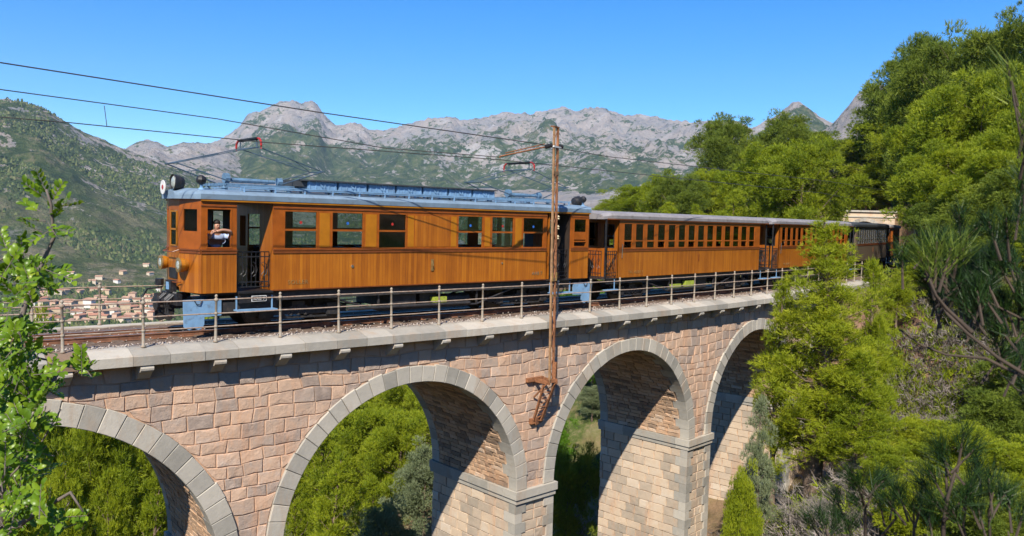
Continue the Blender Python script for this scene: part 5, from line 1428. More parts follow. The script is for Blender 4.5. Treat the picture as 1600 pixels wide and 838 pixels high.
def unit(v): return v / np.maximum(np.linalg.norm(v, axis=-1, keepdims=True), 1e-9)
def tufts(rs, centers, dirs, nb, ln, wd, spread, tone):
    """needle tufts: nb thin triangular blades fanning out of each centre"""
    n = len(centers); D = unit(dirs[:, None, :] + rs.normal(size=(n, nb, 3)) * spread)
    side = unit(np.cross(D, rs.normal(size=(n, nb, 3)))); L = ln * rs.uniform(.7, 1.25, (n, nb, 1))
    C = centers[:, None, :] + rs.normal(size=(n, nb, 3)) * ln * .12
    A = C - side * wd * .5; B = C + side * wd * .5; T = C + D * L
    V = np.stack([A, B, T], 2).reshape(-1, 3); F = np.arange(len(V)).reshape(-1, 3)
    return V, F, np.repeat(tone, nb * 3)
def crown(seed, H, R, prof, nl, ncl, nt, nb=6, ln=.26, wd=.045, rc=(.45, .85), base=.22, up=.35):
    """limbs round a leading stem, clumps of needles along the outer half of each limb"""
    rs = np.random.default_rng(seed); limbs = []; cc = []; lean = rs.normal(0, .035, 2)
    def stem(t): return np.array([lean[0] * H * t + .25 * math.sin(t * 4 + seed), lean[1] * H * t + .25 * math.cos(t * 3 + seed), H * t])
    for i in range(nl):
        t = base + (1 - base) * ((i + rs.uniform(0, .9)) / nl) ** .92; a = i * 2.4 + rs.normal(0, .5)
        L = R * prof(t) * rs.uniform(.62, 1.18); e = up + .55 * t + rs.normal(0, .12)
        p0 = stem(t * .95); d = np.array([math.cos(a) * math.cos(e), math.sin(a) * math.cos(e), math.sin(e)]); p1 = p0 + d * L
        pm = (p0 + p1) / 2 + np.array([0, 0, -.06 * L]) + rs.normal(0, .05 * L, 3); limbs.append((p0, pm, p1, t))
        k = max(2, int(ncl * (L / R) + .5))
        for j in range(k):
            q = rs.uniform(.35, 1.05); p = p0 * (1 - q) + p1 * q + rs.normal(0, .13 * L + .12, 3) * np.array([1, 1, .6]); cc.append((p, rs.uniform(*rc) * (.65 + .5 * prof(t)), unit(p - stem(t * .8)), rs.random()))
    cc.append((stem(.93), rc[0], np.array([0, 0, 1.]), .7))
    n = len(cc); P = np.array([c[0] for c in cc]); RR = np.array([c[1] for c in cc]); O = np.array([c[2] for c in cc]); TN = np.array([c[3] for c in cc])
    cnt = np.maximum(6, (nt * (RR / np.mean(rc)) ** 2).astype(int)); idx = np.repeat(np.arange(n), cnt); m = len(idx)
    v = unit(rs.normal(size=(m, 3)) + O[idx] * .45 + np.array([0, 0, .35])); rad = rs.random(m) ** .45
    C = P[idx] + v * (RR[idx] * rad)[:, None] * np.array([1, 1, .8]); dirs = unit(v * 1.0 + O[idx] * .25 + np.array([0, 0, .35]))
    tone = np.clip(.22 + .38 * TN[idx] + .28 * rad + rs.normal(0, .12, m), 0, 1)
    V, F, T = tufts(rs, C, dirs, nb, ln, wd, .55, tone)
    tr = MB(); pts = [stem(t) for t in np.linspace(0, .97, 9)]; r0 = .022 * H + .03
    tr.tube([(0, 0, -.8)] + [tuple(p) for p in pts[1:]], [r0 * 1.25] + [r0 * (1 - .93 * t) for t in np.linspace(0, .97, 9)[1:]], 8)
    for p0, pm, p1, t in limbs: tr.tube([tuple(p0), tuple(pm), tuple(p1)], [r0 * .34 * (1.15 - t), r0 * .2 * (1.15 - t), .012], 5, False)
    return np_mesh('crown', V, F, False, {'tone': T}), tr.mesh('trunk', True)
P_round = lambda t: math.sin(math.pi * min(1, (t * .82 + .16))) ** .6
P_cone = lambda t: max(.12, (1 - t) ** .75) * (1.0 if t > .25 else .8)
P_wide = lambda t: .55 + .55 * math.sin(math.pi * min(1, t)) if t < .92 else .5
VARS = {}
def variant(k, *a, **kw): VARS[k] = crown(*a, **kw) + (a[1], a[2])
variant('round_a', 1, 9, 3.3, P_round, 34, 7, 52, wd=.042, ln=.24)
variant('round_b', 2, 9, 3.6, P_wide, 32, 7, 52, wd=.042, ln=.24)
variant('cone_a', 3, 9, 2.7, P_cone, 38, 6, 44, rc=(.35, .7), base=.06, wd=.04, ln=.24)
variant('cone_b', 4, 9, 3.0, P_cone, 34, 7, 46, rc=(.4, .75), base=.08, wd=.04, ln=.24)
variant('round_c', 5, 9, 3.0, P_round, 30, 7, 50, wd=.042, rc=(.5, 1.0), ln=.24)
TREES = []
def pine(px, py, r, wpx, var, label, group, mat='pine', x_off=0, minh=4.0, name='pine_tree'):
    top = at(px, py, r); g = gz(top.x, top.y)
    cr, trk, H0, R0 = VARS[var]; h = max(minh, top.z - g - .35 * wpx / F_PX * r / 7); sz = h / H0
    wr = wpx / F_PX * r / 2; sxy = wr / (R0 * .95)
    root = empty(name, (top.x, top.y, g), random.uniform(0, 6.28), label=label, cat='tree' if 'tree' in name else 'shrub', group=group); root.scale = (1, 1, 1)
    for nm, me, mt in (('crown', cr, mat), ('trunk', trk, 'bark')):
        key = (nm, var, mt)
        o = bpy.data.objects.new(nm, me); COL.objects.link(o)
        if not me.materials: me.materials.append(MAT[mt])
        o.parent = root; o.scale = (sxy, sxy, sz)
        if me.materials[0] is not MAT[mt]: o.material_slots[0].link = 'OBJECT'; o.material_slots[0].material = MAT[mt]
    TREES.append(root); return root
V5 = ['round_a', 'round_b', 'cone_a', 'cone_b', 'round_c']
gR, gB, gA = 'pines on the slope above the train', 'pines and bushes on the slope behind the arches', 'pines seen through the arches'
# slope above the coaches, from left to right: x, top y, distance, crown width in the photo, shape, tone
G1 = [
 (955, 322, 118, 60, 4, 0, 'small rounded pine at the left end of the wood behind the coach roof'),
 (990, 290, 105, 85, 0, 0, 'rounded olive green pine standing over the left end of the first coach'),
 (1028, 275, 98, 80, 4, 0, 'pale green pine with a blunt top, second in the row over the coach'),
 (1072, 283, 92, 85, 1, 1, 'darker low pine in the middle of the row over the first coach'),
 (1108, 268, 96, 80, 0, 0, 'mid green pine just left of the tall dark pine over the coach'),
 (1140, 196, 104, 105, 1, 1, 'tall dark pine against the mountain over the first coach'),
 (1168, 222, 100, 70, 4, 1, 'dark pine leaning to the right behind the round-headed pine'),
 (1228, 180, 106, 95, 4, 1, 'dark round-headed pine below the pyramid-shaped peak'),
 (1285, 215, 116, 90, 1, 1, 'dull green pine between the round-headed pine and the high wood'),
 (1205, 228, 78, 150, 0, 0, 'large bright yellow green pine behind the second coach'),
 (1262, 235, 74, 130, 1, 0, 'broad bright pine above the tall pine in front of the train'),
 (1150, 290, 72, 90, 3, 0, 'young bright pine low over the right end of the first coach'),
 (1100, 318, 80, 70, 2, 0, 'small pointed pine just above the grey coach roof'),
 (1045, 310, 84, 80, 3, 0, 'low light green pine just above the middle of the coach roof'),
 (1348, 222, 124, 110, 1, 1, 'dark pine in front of the grey rock dome'),
 (1412, 150, 118, 120, 0, 1, 'high dark pine at the left edge of the tall wood'),
 (1436, 96, 112, 130, 1, 1, 'tall dark pine with a forked top next to the sky'),
 (1455, 68, 84, 140, 4, 1, 'tall rounded dark pine on the skyline, left of the two highest'),
 (1510, 80, 80, 140, 1, 1, 'second highest dark pine on the skyline at the upper right'),
 (1560, 50, 76, 150, 0, 1, 'highest pine on the skyline near the upper right corner'),
 (1625, 40, 72, 150, 1, 1, 'pine cut by the right edge of the picture at the top'),
 (1400, 185, 112, 130, 1, 0, 'bright pine half way up the high wood, left side'),
 (1475, 150, 68, 140, 0, 0, 'large bright pine in the middle of the high wood'),
 (1545, 130, 64, 160, 1, 0, 'large bright pine in the upper part of the wood near the right edge'),
 (1610, 160, 60, 150, 4, 0, 'bright pine cut by the right edge below the skyline'),
 (1418, 250, 110, 120, 4, 0, 'rounded bright pine above the tunnel portal, right side'),
 (1356, 282, 122, 90, 2, 1, 'dark pine standing right above the tunnel portal'),
 (1338, 286, 113, 62, 3, 1, 'small dark pine directly over the portal, left one'),
 (1374, 280, 113, 62, 2, 1, 'small dark pine directly over the portal, right one'),
 (1352, 312, 112, 44, 4, 0, 'low bright bush-like pine on the edge above the portal'),
 (1330, 300, 115, 60, 0, 0, 'bright pine rising behind the left end of the portal'),
 (1385, 305, 112, 60, 1, 1, 'dull green pine rising behind the right end of the portal'),
 (1306, 290, 106, 70, 3, 0, 'bright young pine hiding the left half of the tunnel portal'),
 (1412, 300, 113, 80, 0, 1, 'dark pine beside the tunnel portal on the right'),
 (1480, 235, 58, 140, 1, 0, 'wide pine with drooping boughs in the centre of the wood'),
 (1560, 235, 54, 150, 0, 0, 'wide pine with bright tips above the dark undergrowth'),
 (1635, 260, 50, 150, 1, 1, 'dark pine at the right edge half way down'),
 (1525, 310, 50, 130, 4, 1, 'dark low pine over the scrub at the right'),
 (1478, 330, 54, 100, 1, 1, 'dark low pine to the right of the last coach'),
]
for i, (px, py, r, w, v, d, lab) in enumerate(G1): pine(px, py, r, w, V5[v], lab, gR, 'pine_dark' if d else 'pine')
# low bushes beyond the end of the train and on the bank
G2 = [(1452, 372, 58, 72, 4, 0, 'low bright bush over the end of the last coach'), (1490, 380, 54, 90, 4, 0, 'rounded light green bush right of the last coach'), (1530, 392, 50, 110, 1, 0, 'broad bright bush in front of the dark wood'),
      (1600, 405, 48, 110, 4, 0, 'bright bush cut by the right edge below the wood'), (1446, 432, 47, 76, 4, 0, 'small bright bush on the lip of the earth bank'), (1506, 440, 45, 90, 1, 1, 'darker bush on the lip of the earth bank'), (1405, 432, 44, 50, 4, 0, 'small bush between the coach and the earth bank'),
      (1440, 655, 31, 100, 0, 0, 'green bush at the foot of the earth bank'), (1505, 668, 29, 130, 1, 0, 'broad green bush below the middle of the earth bank'), (1572, 610, 31, 130, 4, 1, 'dark green bush at the right below the pine boughs'), (1600, 700, 25, 130, 1, 0, 'bright bush cut by the right edge low down'), (1440, 745, 24, 110, 4, 0, 'bright bush behind the dark needle tips at the bottom'), (1545, 745, 23, 140, 0, 1, 'dark green bush near the bottom right corner'),
      (1390, 700, 27, 90, 1, 0, 'low green bush between the grey shrubs and the bank'), (1560, 480, 43, 120, 1, 1, 'dark bush on the bank top behind the pine boughs'), (1620, 520, 38, 130, 4, 1, 'dark bush at the right edge beside the bank'), (1160, 745, 25, 70, 4, 0, 'small green bush at the foot of the fourth pier')]
for px, py, r, w, v, d, lab in G2: pine(px, py, r, w, V5[v], lab, 'bushes at the end of the train', 'pine_dark' if d else 'pine', minh=1.6, name='bush')
# seen through the arches and over the far edge
G3 = [
 (60, 560, 62, 150, 4, 'pine crown at far left seen under the first arch'), (130, 590, 56, 150, 0, 'pine crown in the middle of the first arch, upper part'), (205, 600, 58, 140, 1, 'pine crown at the right of the first arch, upper part'),
 (20, 640, 44, 150, 3, 'lower pine at the left of the first arch'), (110, 690, 40, 120, 2, 'pointed young pine low in the first arch'), (170, 720, 38, 120, 3, 'bright young pine at the bottom of the first arch'), (232, 700, 42, 110, 2, 'pointed bright pine next to the first pier'), (75, 740, 36, 110, 3, 'young pine at the bottom left of the first arch'), (150, 650, 48, 130, 0, 'broad pine in the centre of the first arch'),
 (470, 585, 60, 130, 1, 'pine at the left of the second arch'), (535, 560, 66, 140, 0, 'pine at the crown of the second arch'), (600, 565, 62, 130, 4, 'rounded pine high in the second arch'), (655, 590, 58, 120, 1, 'pine at the right of the second arch'),
 (500, 655, 48, 130, 3, 'tall bright pine in the left half of the second arch'), (570, 640, 50, 130, 0, 'pine with pale branches in the centre of the second arch'), (630, 660, 47, 110, 1, 'pine with a straight trunk beside the second pier'), (510, 705, 38, 130, 2, 'pointed bright pine low in the second arch'), (465, 720, 40, 100, 3, 'bright pine at the lower left of the second arch'), (580, 735, 40, 120, 3, 'low pine at the bottom of the second arch'),
 (330, 560, 64, 140, 0, 'pine hidden mostly behind the first pier'), (270, 570, 60, 130, 1, 'pine behind the spandrel between first and second arch'),
 (400, 560, 66, 140, 4, 'pine behind the spandrel left of the second arch'), (0, 580, 52, 120, 1, 'pine behind the carob shrub at the left edge')]
for px, py, r, w, v, lab in G3: pine(px, py, r, w, V5[v], lab, gA, 'pine')
pine(665, 700, 42, 90, 'round_c', 'grey green olive tree at the lower right of the second arch', gB, 'olive', name='olive_tree')
pine(600, 790, 36, 110, 'round_c', 'grey green olive at the bottom of the second arch', gB, 'olive', name='olive_tree')
pine(905, 575, 60, 110, 'round_a', 'rich green leafy tree high in the third arch', gB, 'broad', name='leafy_tree')
pine(925, 610, 50, 90, 'round_b', 'leafy green bush against the third pier', gB, 'broad', name='leafy_tree')
pine(868, 650, 44, 60, 'round_a', 'small leafy bush at the left side of the third arch', gB, 'broad', name='leafy_tree', minh=2.0)
pine(880, 615, 52, 90, 'round_c', 'rich green leafy tree lower left in the third arch', gB, 'broad', name='leafy_tree')
pine(885, 728, 36, 100, 'round_b', 'dark bush at the bottom of the third arch', gB, 'pine_dark', minh=2.5, name='bush')
pine(925, 660, 48, 50, 'round_c', 'small grey green bush beside the third pier', gB, 'olive', minh=2.0, name='bush')
for (px, py, r, w, lab) in ((745, 560, 64, 120, 'pine behind the second pier'), (1010, 560, 66, 120, 'pine behind the third arch barrel'), (820, 560, 62, 110, 'pine behind the spandrel of the third arch')): pine(px, py, r, w, 'round_b', lab, gA, 'pine')

# the tall pine standing in front of the viaduct
hero_prof = lambda t: max(.08, (1 - t) ** .62) * min(1, .35 + t * 1.5)
VARS['hero'] = crown(21, 16, 3.0, hero_prof, 104, 8, 42, nb=7, ln=.20, wd=.024, rc=(.36, .70), base=.2, up=.25) + (16, 3.0)
VARS['hero2'] = crown(22, 9, 2.0, hero_prof, 40, 6, 36, nb=7, ln=.20, wd=.024, rc=(.32, .6), base=.30, up=.3) + (9, 2.0)
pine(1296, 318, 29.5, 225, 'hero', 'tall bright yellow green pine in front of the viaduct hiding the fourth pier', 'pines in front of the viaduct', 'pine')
pine(1366, 395, 31.5, 115, 'hero2', 'smaller bright pine growing at the right side of the tall pine', 'pines in front of the viaduct', 'pine')
pine(1232, 425, 29.5, 95, 'hero2', 'slender pine at the left side of the tall pine by the railing', 'pines in front of the viaduct', 'pine')
pine(1376, 485, 31.0, 70, 'hero2', 'low pine right of the tall pine, against the earth bank', 'pines in front of the viaduct', 'pine')
pine(1190, 610, 26.5, 80, 'hero2', 'thin greyish pine reaching across the fourth pier', 'pines in front of the viaduct', 'olive')
pine(1345, 540, 28.0, 130, 'hero2', 'lower pine in front of the tall pine trunk', 'pines in front of the viaduct', 'pine')

# dry leafless shrubs
def brush_mesh(seed, n=260, R=1.0, gen=3):
    rs = np.random.default_rng(seed); V = []; F = []; T = []
    def seg(a, b, w0, w1, tone):
        d = b - a; s_ = np.cross(d, rs.normal(size=3)); s_ /= np.linalg.norm(s_) + 1e-9; s2 = np.cross(d, s_); s2 /= np.linalg.norm(s2) + 1e-9; k = len(V)
        for q in (s_, -.5 * s_ + .87 * s2, -.5 * s_ - .87 * s2): V.append(a + q * w0)
        for q in (s_, -.5 * s_ + .87 * s2, -.5 * s_ - .87 * s2): V.append(b + q * w1)
        for i in range(3): j = (i + 1) % 3; F.append((k + i, k + j, k + 3 + j)); F.append((k + i, k + 3 + j, k + 3 + i))
        T.extend([tone] * 6)
    def grow(p, d, L, w, g):
        q = p + d * L; q[2] += -.03; seg(p, q, w, w * .6, rs.uniform(.2, 1))
        if g == 0: return
        for _ in range(rs.integers(2, 5)): 
            nd = unit(d + rs.normal(0, .5, 3) + np.array([0, 0, .15])); grow(p + (q - p) * rs.uniform(.4, 1), nd, L * rs.uniform(.5, .8), w * .6, g - 1)
    for i in range(n // 10):
        a = rs.uniform(0, 6.28); e = rs.uniform(.3, 1.4); grow(np.array([rs.normal(0, .25), rs.normal(0, .25), 0]), np.array([math.cos(a) * math.cos(e), math.sin(a) * math.cos(e), math.sin(e)]), R * rs.uniform(.35, .6), .02, gen)
    return np_mesh('twigs', np.array(V), np.array(F), False, {'tone': T})
BR = [brush_mesh(s, 420, 1.0, 5) for s in (1, 2, 3)]
for b in BR: b.materials.append(MAT['dry'])
def brush(px, py, r, wpx, lab, zoff=0):
    p = at(px, py, r); g = gz(p.x, p.y); 
    o = bpy.data.objects.new('dry_shrub', random.choice(BR)); COL.objects.link(o); k = wpx / F_PX * r / 1.9
    o.location = (p.x, p.y, max(g, p.z - k * 1.0) if zoff else g); o.scale = (k, k, k * 1.0); o.rotation_euler = (0, 0, random.random() * 6.28)
    return tag(o, lab, 'shrub', 'dry grey shrubs on the slopes')
for px, py, r, w, lab in [(1180, 700, 25, 150, 'leafless grey shrub in front of the fourth pier'), (1235, 680, 25.5, 150, 'grey shrub below the tall pine, left of its trunk'), (1305, 675, 26, 150, 'grey shrub right of the tall pine trunk'), (1225, 790, 22, 140, 'grey shrub at the bottom below the tall pine'), (1340, 740, 24, 120, 'grey shrub behind the dark needle tips at the bottom'),
                          (1290, 800, 21, 130, 'lowest grey shrub at the bottom of the picture'), (1160, 810, 24, 110, 'grey shrub at the foot of the fourth pier'), (1460, 520, 37, 150, 'wide grey shrub on the earth bank'), (1525, 525, 36, 150, 'grey shrub at the right of the earth bank'), (1425, 585, 34, 120, 'grey shrub at the foot of the earth bank, left side'), (1500, 620, 32, 120, 'grey shrub at the foot of the earth bank, right side'), (1580, 530, 35, 120, 'grey shrub above the bank near the right edge'),
                          (1170, 650, 25.5, 110, 'grey shrub leaning against the fourth pier'), (1200, 750, 24, 150, 'wide grey shrub beside the fourth pier foot'), (1270, 745, 24, 150, 'wide grey shrub in the middle below the tall pine'), (1390, 640, 28, 120, 'grey shrub at the lower right of the tall pine'), (1480, 590, 35, 150, 'dense grey shrub in the middle of the earth bank'), (1545, 600, 33, 150, 'dense grey shrub low on the earth bank, right side'),
                          (1420, 530, 38, 110, 'grey shrub at the top left of the earth bank'), (1500, 500, 38, 130, 'grey shrub hanging over the top of the earth bank'), (1560, 560, 34, 120, 'grey shrub among the needles right of the bank'),
                          (90, 700, 46, 120, 'dry grey shrub under the first arch, left side'), (150, 735, 42, 120, 'dry grey shrub in the middle of the first arch'), (200, 770, 38, 100, 'dry grey shrub at the bottom of the first arch'), (560, 780, 42, 90, 'dry shrub among the pines of the second arch'), (905, 740, 40, 90, 'dry shrub at the bottom of the third arch')]:
    brush(px, py, r, w, lab)

# undergrowth: low tufts of scrub and straw on the near slopes, nobody could count it
def undergrowth(name, n, mat, label, seed, ln, wd, nb, rr=(9, 130), tmax=(.5, 1.5), thresh=.0, ur=(-250, 1950)):
    rs = np.random.default_rng(seed); r = rr[0] + (rr[1] - rr[0]) * rs.random(n) ** 1.3; u = rs.uniform(*ur, n); a = np.arctan((u - 800) / F_PX)
    x, y = np.sin(a) * r, np.cos(a) * r; s, o = SO(x, y)
    keep = (~((s > -12) & (s < 125) & (o > -1.0) & (o < 5.0))) & (fbm(x / 7, y / 7, 3) > thresh + rs.normal(0, .15, n)); x, y, r = x[keep], y[keep], r[keep]
    z = ground(x, y); k = rs.integers(7, 12, len(x)); idx = np.repeat(np.arange(len(x)), k); m = len(idx); big = rs.uniform(*tmax, len(x))[idx]
    sp = rs.normal(size=(m, 3)) * np.array([.42, .42, .0]) * big[:, None]; C = np.c_[x[idx], y[idx], z[idx]] + sp; C[:, 2] += rs.random(m) * .55 * big
    V, F, T = tufts(rs, C, unit(sp * .8 + np.array([0, 0, .7])), nb, ln, wd, .6, np.clip(rs.random(len(x))[idx] * .6 + rs.random(m) * .4, 0, 1))
    o = link_mesh(name, np_mesh(name, V, F, False, {'tone': T}), MAT[mat]); tag(o, label, 'undergrowth', kind='stuff')
undergrowth('undergrowth', 6500, 'pine_dark', 'dark green scrub covering the slopes around the viaduct', 31, .32, .075, 5)
undergrowth('grass_tufts', 6500, 'straw', 'dry yellow grass tufts between the shrubs on the slopes', 32, .42, .05, 5, thresh=-.05, tmax=(.3, .9))
undergrowth('slope_scrub', 5200, 'dry', 'grey dead twigs and scrub on the bank at the right', 35, .34, .035, 7, rr=(20, 46), thresh=-.1, tmax=(.6, 1.5), ur=(1150, 1700))
undergrowth('slope_green', 5200, 'pine', 'green scrub on the slope below the tall pine', 36, .30, .05, 6, rr=(16, 46), thresh=-.12, tmax=(.5, 1.2), ur=(1180, 1750))
undergrowth('light_scrub', 5000, 'pine', 'bright green low scrub between the pines', 33, .30, .07, 5, thresh=.02)
# ================================================================ near foliage
MAT['carob'] = leaf_material('carob_leaf', [(.0, (.05, .11, .010)), (.4, (.13, .23, .014)), (.75, (.24, .34, .025)), (1, (.38, .36, .05))], .32, .32, useobj=True)
def leaf_mesh(seed, L=.056, Wd=.029):
    rs = random.Random(seed); V = []; n = 5; tone = rs.uniform(.1, .95)
    prof = [(0, .12), (.22, .62), (.5, 1.0), (.78, .9), (1.0, .35)]
    for t, w in prof:
        x = t * L; h = w * Wd / 2; c = -.25 * (t - .5) ** 2 * L * 2
        V += [(x, -h, c + .28 * h), (x, 0, c), (x, h, c + .28 * h)]
    F = []
    for i in range(4):
        for j in range(2): F.append((i * 3 + j, i * 3 + 3 + j, i * 3 + 4 + j, i * 3 + 1 + j))
    me = bpy.data.meshes.new('leaf'); me.from_pydata(V, [], F); a = me.attributes.new('tone', 'FLOAT', 'POINT'); a.data.foreach_set('value', [tone] * len(V)); me.materials.append(MAT['carob'])
    for p in me.polygons: p.use_smooth = True
    return me, np.array(V), np.array(F), tone
LEAVES = [leaf_mesh(i) for i in range(10)]
MAT['carob_bark'] = paint('carob_bark', (.16, .13, .11), .9, .3, 20)
MAT['twig_bark'] = paint('young_pine_bark', (.07, .05, .035), .9, .3, 20)
def carob():
    base = at(8, 700, 4.6); g = gz(base.x, base.y)
    root = empty('carob_shrub', (base.x, base.y, g), label='leafy carob shrub with rounded glossy leaves at the left edge, close to the camera', cat='shrub'); RL = Vector(root.location)
    rs = random.Random(5)
    # stems: pixel polylines with distance
    stems = [([(5, 860), (2, 700), (14, 590), (38, 480), (62, 420), (84, 372), (80, 320), (72, 296)], 4.6, .014), ([(-40, 800), (30, 700), (52, 660), (78, 600), (105, 570)], 4.4, .011), ([(-30, 860), (60, 800), (110, 770), (130, 800)], 4.0, .012), ([(-30, 600), (30, 530), (60, 560), (115, 570)], 4.7, .009), ([(-40, 640), (20, 640), (60, 700), (95, 640)], 4.3, .010),
             ([(-20, 420), (10, 400), (25, 440), (40, 420)], 4.8, .008), ([(-60, 700), (0, 760), (40, 720), (55, 690)], 4.2, .009)]
    for pl, d, w in stems:
        pts = [at(x, y, d + .06 * math.sin(i * 1.7)) - RL for i, (x, y) in enumerate(pl)]
        n = len(pts); MB().tube([tuple(p) for p in pts], [w * (1.25 - .9 * i / (n - 1)) for i in range(n)], 6).build('stem', MAT['carob_bark'], root, smooth=True)
    # fronds: where (px,py), direction in the picture, count of leaf pairs
    fr = []
    def cl(cx, cy, rx, ry, n, d=4.5):
        for _ in range(n):
            a = rs.uniform(0, 6.28); q = rs.random() ** .6; fr.append((cx + rx * q * math.cos(a), cy + ry * q * math.sin(a), rs.uniform(0, 6.28), d + rs.uniform(-.45, .45)))
    for x, y, a in ((72, 300, 1.9), (66, 306, 2.6), (82, 312, .9), (92, 320, .15), (100, 322, -.1), (58, 328, 3.0), (62, 345, 3.3), (84, 340, .5), (78, 352, -1.0), (56, 358, 2.8), (70, 365, -2.2), (88, 358, -.5), (78, 326, 1.5)): fr.append((x, y, a, 4.6))
    cl(60, 430, 30, 16, 8); cl(30, 450, 42, 38, 26); cl(20, 400, 24, 18, 7); cl(25, 520, 44, 36, 24); cl(80, 428, 22, 12, 4); cl(20, 600, 52, 36, 44); cl(75, 595, 42, 20, 11); cl(125, 578, 16, 12, 6); cl(45, 660, 40, 34, 16, 4.3); cl(10, 700, 40, 40, 20, 4.3); cl(80, 815, 62, 26, 16, 4.0); cl(0, 790, 50, 40, 26, 4.1); cl(30, 720, 60, 40, 24, 4.4); cl(10, 650, 40, 40, 24); cl(25, 560, 45, 30, 12)
    placed = []; rach = MB()
    cd = Vector((cam.matrix_world[0][2], cam.matrix_world[1][2], cam.matrix_world[2][2]))
    rt = Vector((_right.x, _right.y, _right.z)); up = Vector((_up.x, _up.y, _up.z))
    for px, py, a, d in fr:
        p = at(px, py, d) - RL; dr = (rt * math.cos(a) + up * math.sin(a) + cd * rs.uniform(-.5, .6) + Vector((0, 0, .25))).normalized()
        nrm = (cd * .5 + Vector((0, 0, .9)) + Vector([rs.gauss(0, .35) for _ in range(3)])).normalized(); sd = dr.cross(nrm).normalized(); nrm = sd.cross(dr).normalized()
        npair = rs.randint(4, 5); rach.tube([tuple(p - dr * .03), tuple(p + dr * .021 * npair)], [.0022, .0012], 4, False)
        for k in range(npair):
            for s_ in (-1, 1):
                o = p + dr * (.021 * k + (.008 if s_ > 0 else 0)); ld = (sd * s_ * .75 + dr * .7 + nrm * rs.uniform(.1, .5)).normalized(); nn = (nrm + Vector([rs.gauss(0, .22) for _ in range(3)])).normalized(); ly = nn.cross(ld).normalized(); nn = ld.cross(ly)
                sc = rs.uniform(.55, .9); placed.append((o, ld, ly, nn, sc))
        o = p + dr * .027 * npair
    rach.build('leaf_stalks', MAT['carob_bark'], root, kind='stuff')
    rs.shuffle(placed); V = []; F = []; T = []; c = 0
    for i, (o, ld, ly, nn, sc) in enumerate(placed):
        me, v, f, tone = LEAVES[i % 10]; M = Matrix(((ld.x, ly.x, nn.x, o.x), (ld.y, ly.y, nn.y, o.y), (ld.z, ly.z, nn.z, o.z), (0, 0, 0, 1)))
        if i < 296:
            ob = bpy.data.objects.new('leaf', me); COL.objects.link(ob); ob.parent = root; ob.matrix_basis = M @ Matrix.Scale(sc, 4)
        else:
            R3 = np.array([[ld.x, ly.x, nn.x], [ld.y, ly.y, nn.y], [ld.z, ly.z, nn.z]]); V.append(v * sc @ R3.T + np.array(o)); F.append(f + c); T += [tone * .75 + .25 * rs.random()] * len(v); c += len(v)
    ob = link_mesh('leaves', np_mesh('leaves', np.concatenate(V), np.concatenate(F), True, {'tone': T}), MAT['carob'], root); tag(ob, kind='stuff')
    print('carob leaves', len(placed))
carob()

MAT['needle_shaded'] = leaf_material('shaded_long_needles', [(.0, (.008, .022, .006)), (.5, (.018, .045, .010)), (1, (.05, .10, .018))], .45, .15, useobj=False)  # shade over the near boughs is put into this deep green
MAT['needle_light'] = leaf_material('pale_young_needles', [(.0, (.06, .11, .02)), (.5, (.14, .20, .03)), (1, (.30, .36, .06))], .45, .35, useobj=False)
def near_pine(label, stems, tips, needle, group, seed, ln=.075, bark='twig_bark', per=46):
    rs = np.random.default_rng(seed); p0 = at(*stems[0][0][0], stems[0][1]); g = gz(p0.x, p0.y)
    root = empty('young_pine', (p0.x, p0.y, g), label=label, cat='tree', group=group); RL = Vector(root.location)
    for pl, d, w in stems:
        pts = [at(x, y, d + .03 * math.sin(i * 2.1)) - RL for i, (x, y) in enumerate(pl)]; n = len(pts)
        MB().tube([tuple(p) for p in pts], [w * (1.2 - .75 * i / (n - 1)) for i in range(n)], 6).build('branch', MAT[bark], root, smooth=True)
    rt = np.array(_right); up = np.array(_up); fw = np.array(_d); V = []; F = []; T = []; c = 0
    for px, py, a, d, L in tips:      # a brush of needles along the last length of a twig
        p = np.array(at(px, py, d) - RL); dr = unit(rt * math.cos(a) + up * math.sin(a) + fw * rs.normal(0, .25)); tl = L
        n = per; t = rs.random(n) ** .8; C = p + dr * (t * tl)[:, None]
        sp = rs.normal(size=(n, 3)); sp -= (sp @ dr)[:, None] * dr; D = unit(unit(sp) * .55 + dr * 1.0)
        v, f, tt = tufts(rs, C, D, 2, ln, .0022, .06, np.clip(rs.normal(.45, .25, n), 0, 1)); V.append(v); F.append(f + c); T.append(tt); c += len(v)
        MB().tube([tuple(p - dr * .05), tuple(p + dr * tl)], [.004, .0025], 5).build('twig', MAT[bark], root)
    o = link_mesh('needles', np_mesh('needles', np.concatenate(V), np.concatenate(F), False, {'tone': np.concatenate(T)}), MAT[needle], root); tag(o, kind='stuff')
U = math.pi / 2
gN = 'young pines close to the camera'
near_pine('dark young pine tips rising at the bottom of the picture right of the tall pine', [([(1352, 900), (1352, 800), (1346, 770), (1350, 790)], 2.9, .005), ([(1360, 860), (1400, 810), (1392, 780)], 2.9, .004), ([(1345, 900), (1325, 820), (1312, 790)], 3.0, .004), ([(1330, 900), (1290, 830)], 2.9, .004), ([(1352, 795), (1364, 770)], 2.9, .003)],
  [(1345, 772, 2.0, 2.9, .05), (1340, 758, 2.3, 2.9, .04), (1364, 768, 1.1, 2.9, .05), (1372, 760, .7, 2.9, .03), (1345, 790, 2.4, 2.9, .03), (1312, 792, 1.9, 3.0, .05), (1322, 812, 2.6, 3.0, .04), (1290, 826, 1.8, 2.9, .05), (1275, 830, 2.1, 2.95, .05), (1300, 838, 1.2, 2.9, .05), (1395, 790, 1.4, 2.9, .05), (1378, 800, 1.8, 2.9, .05), (1328, 836, 1.6, 2.8, .04)], 'needle_shaded', gN, 41)
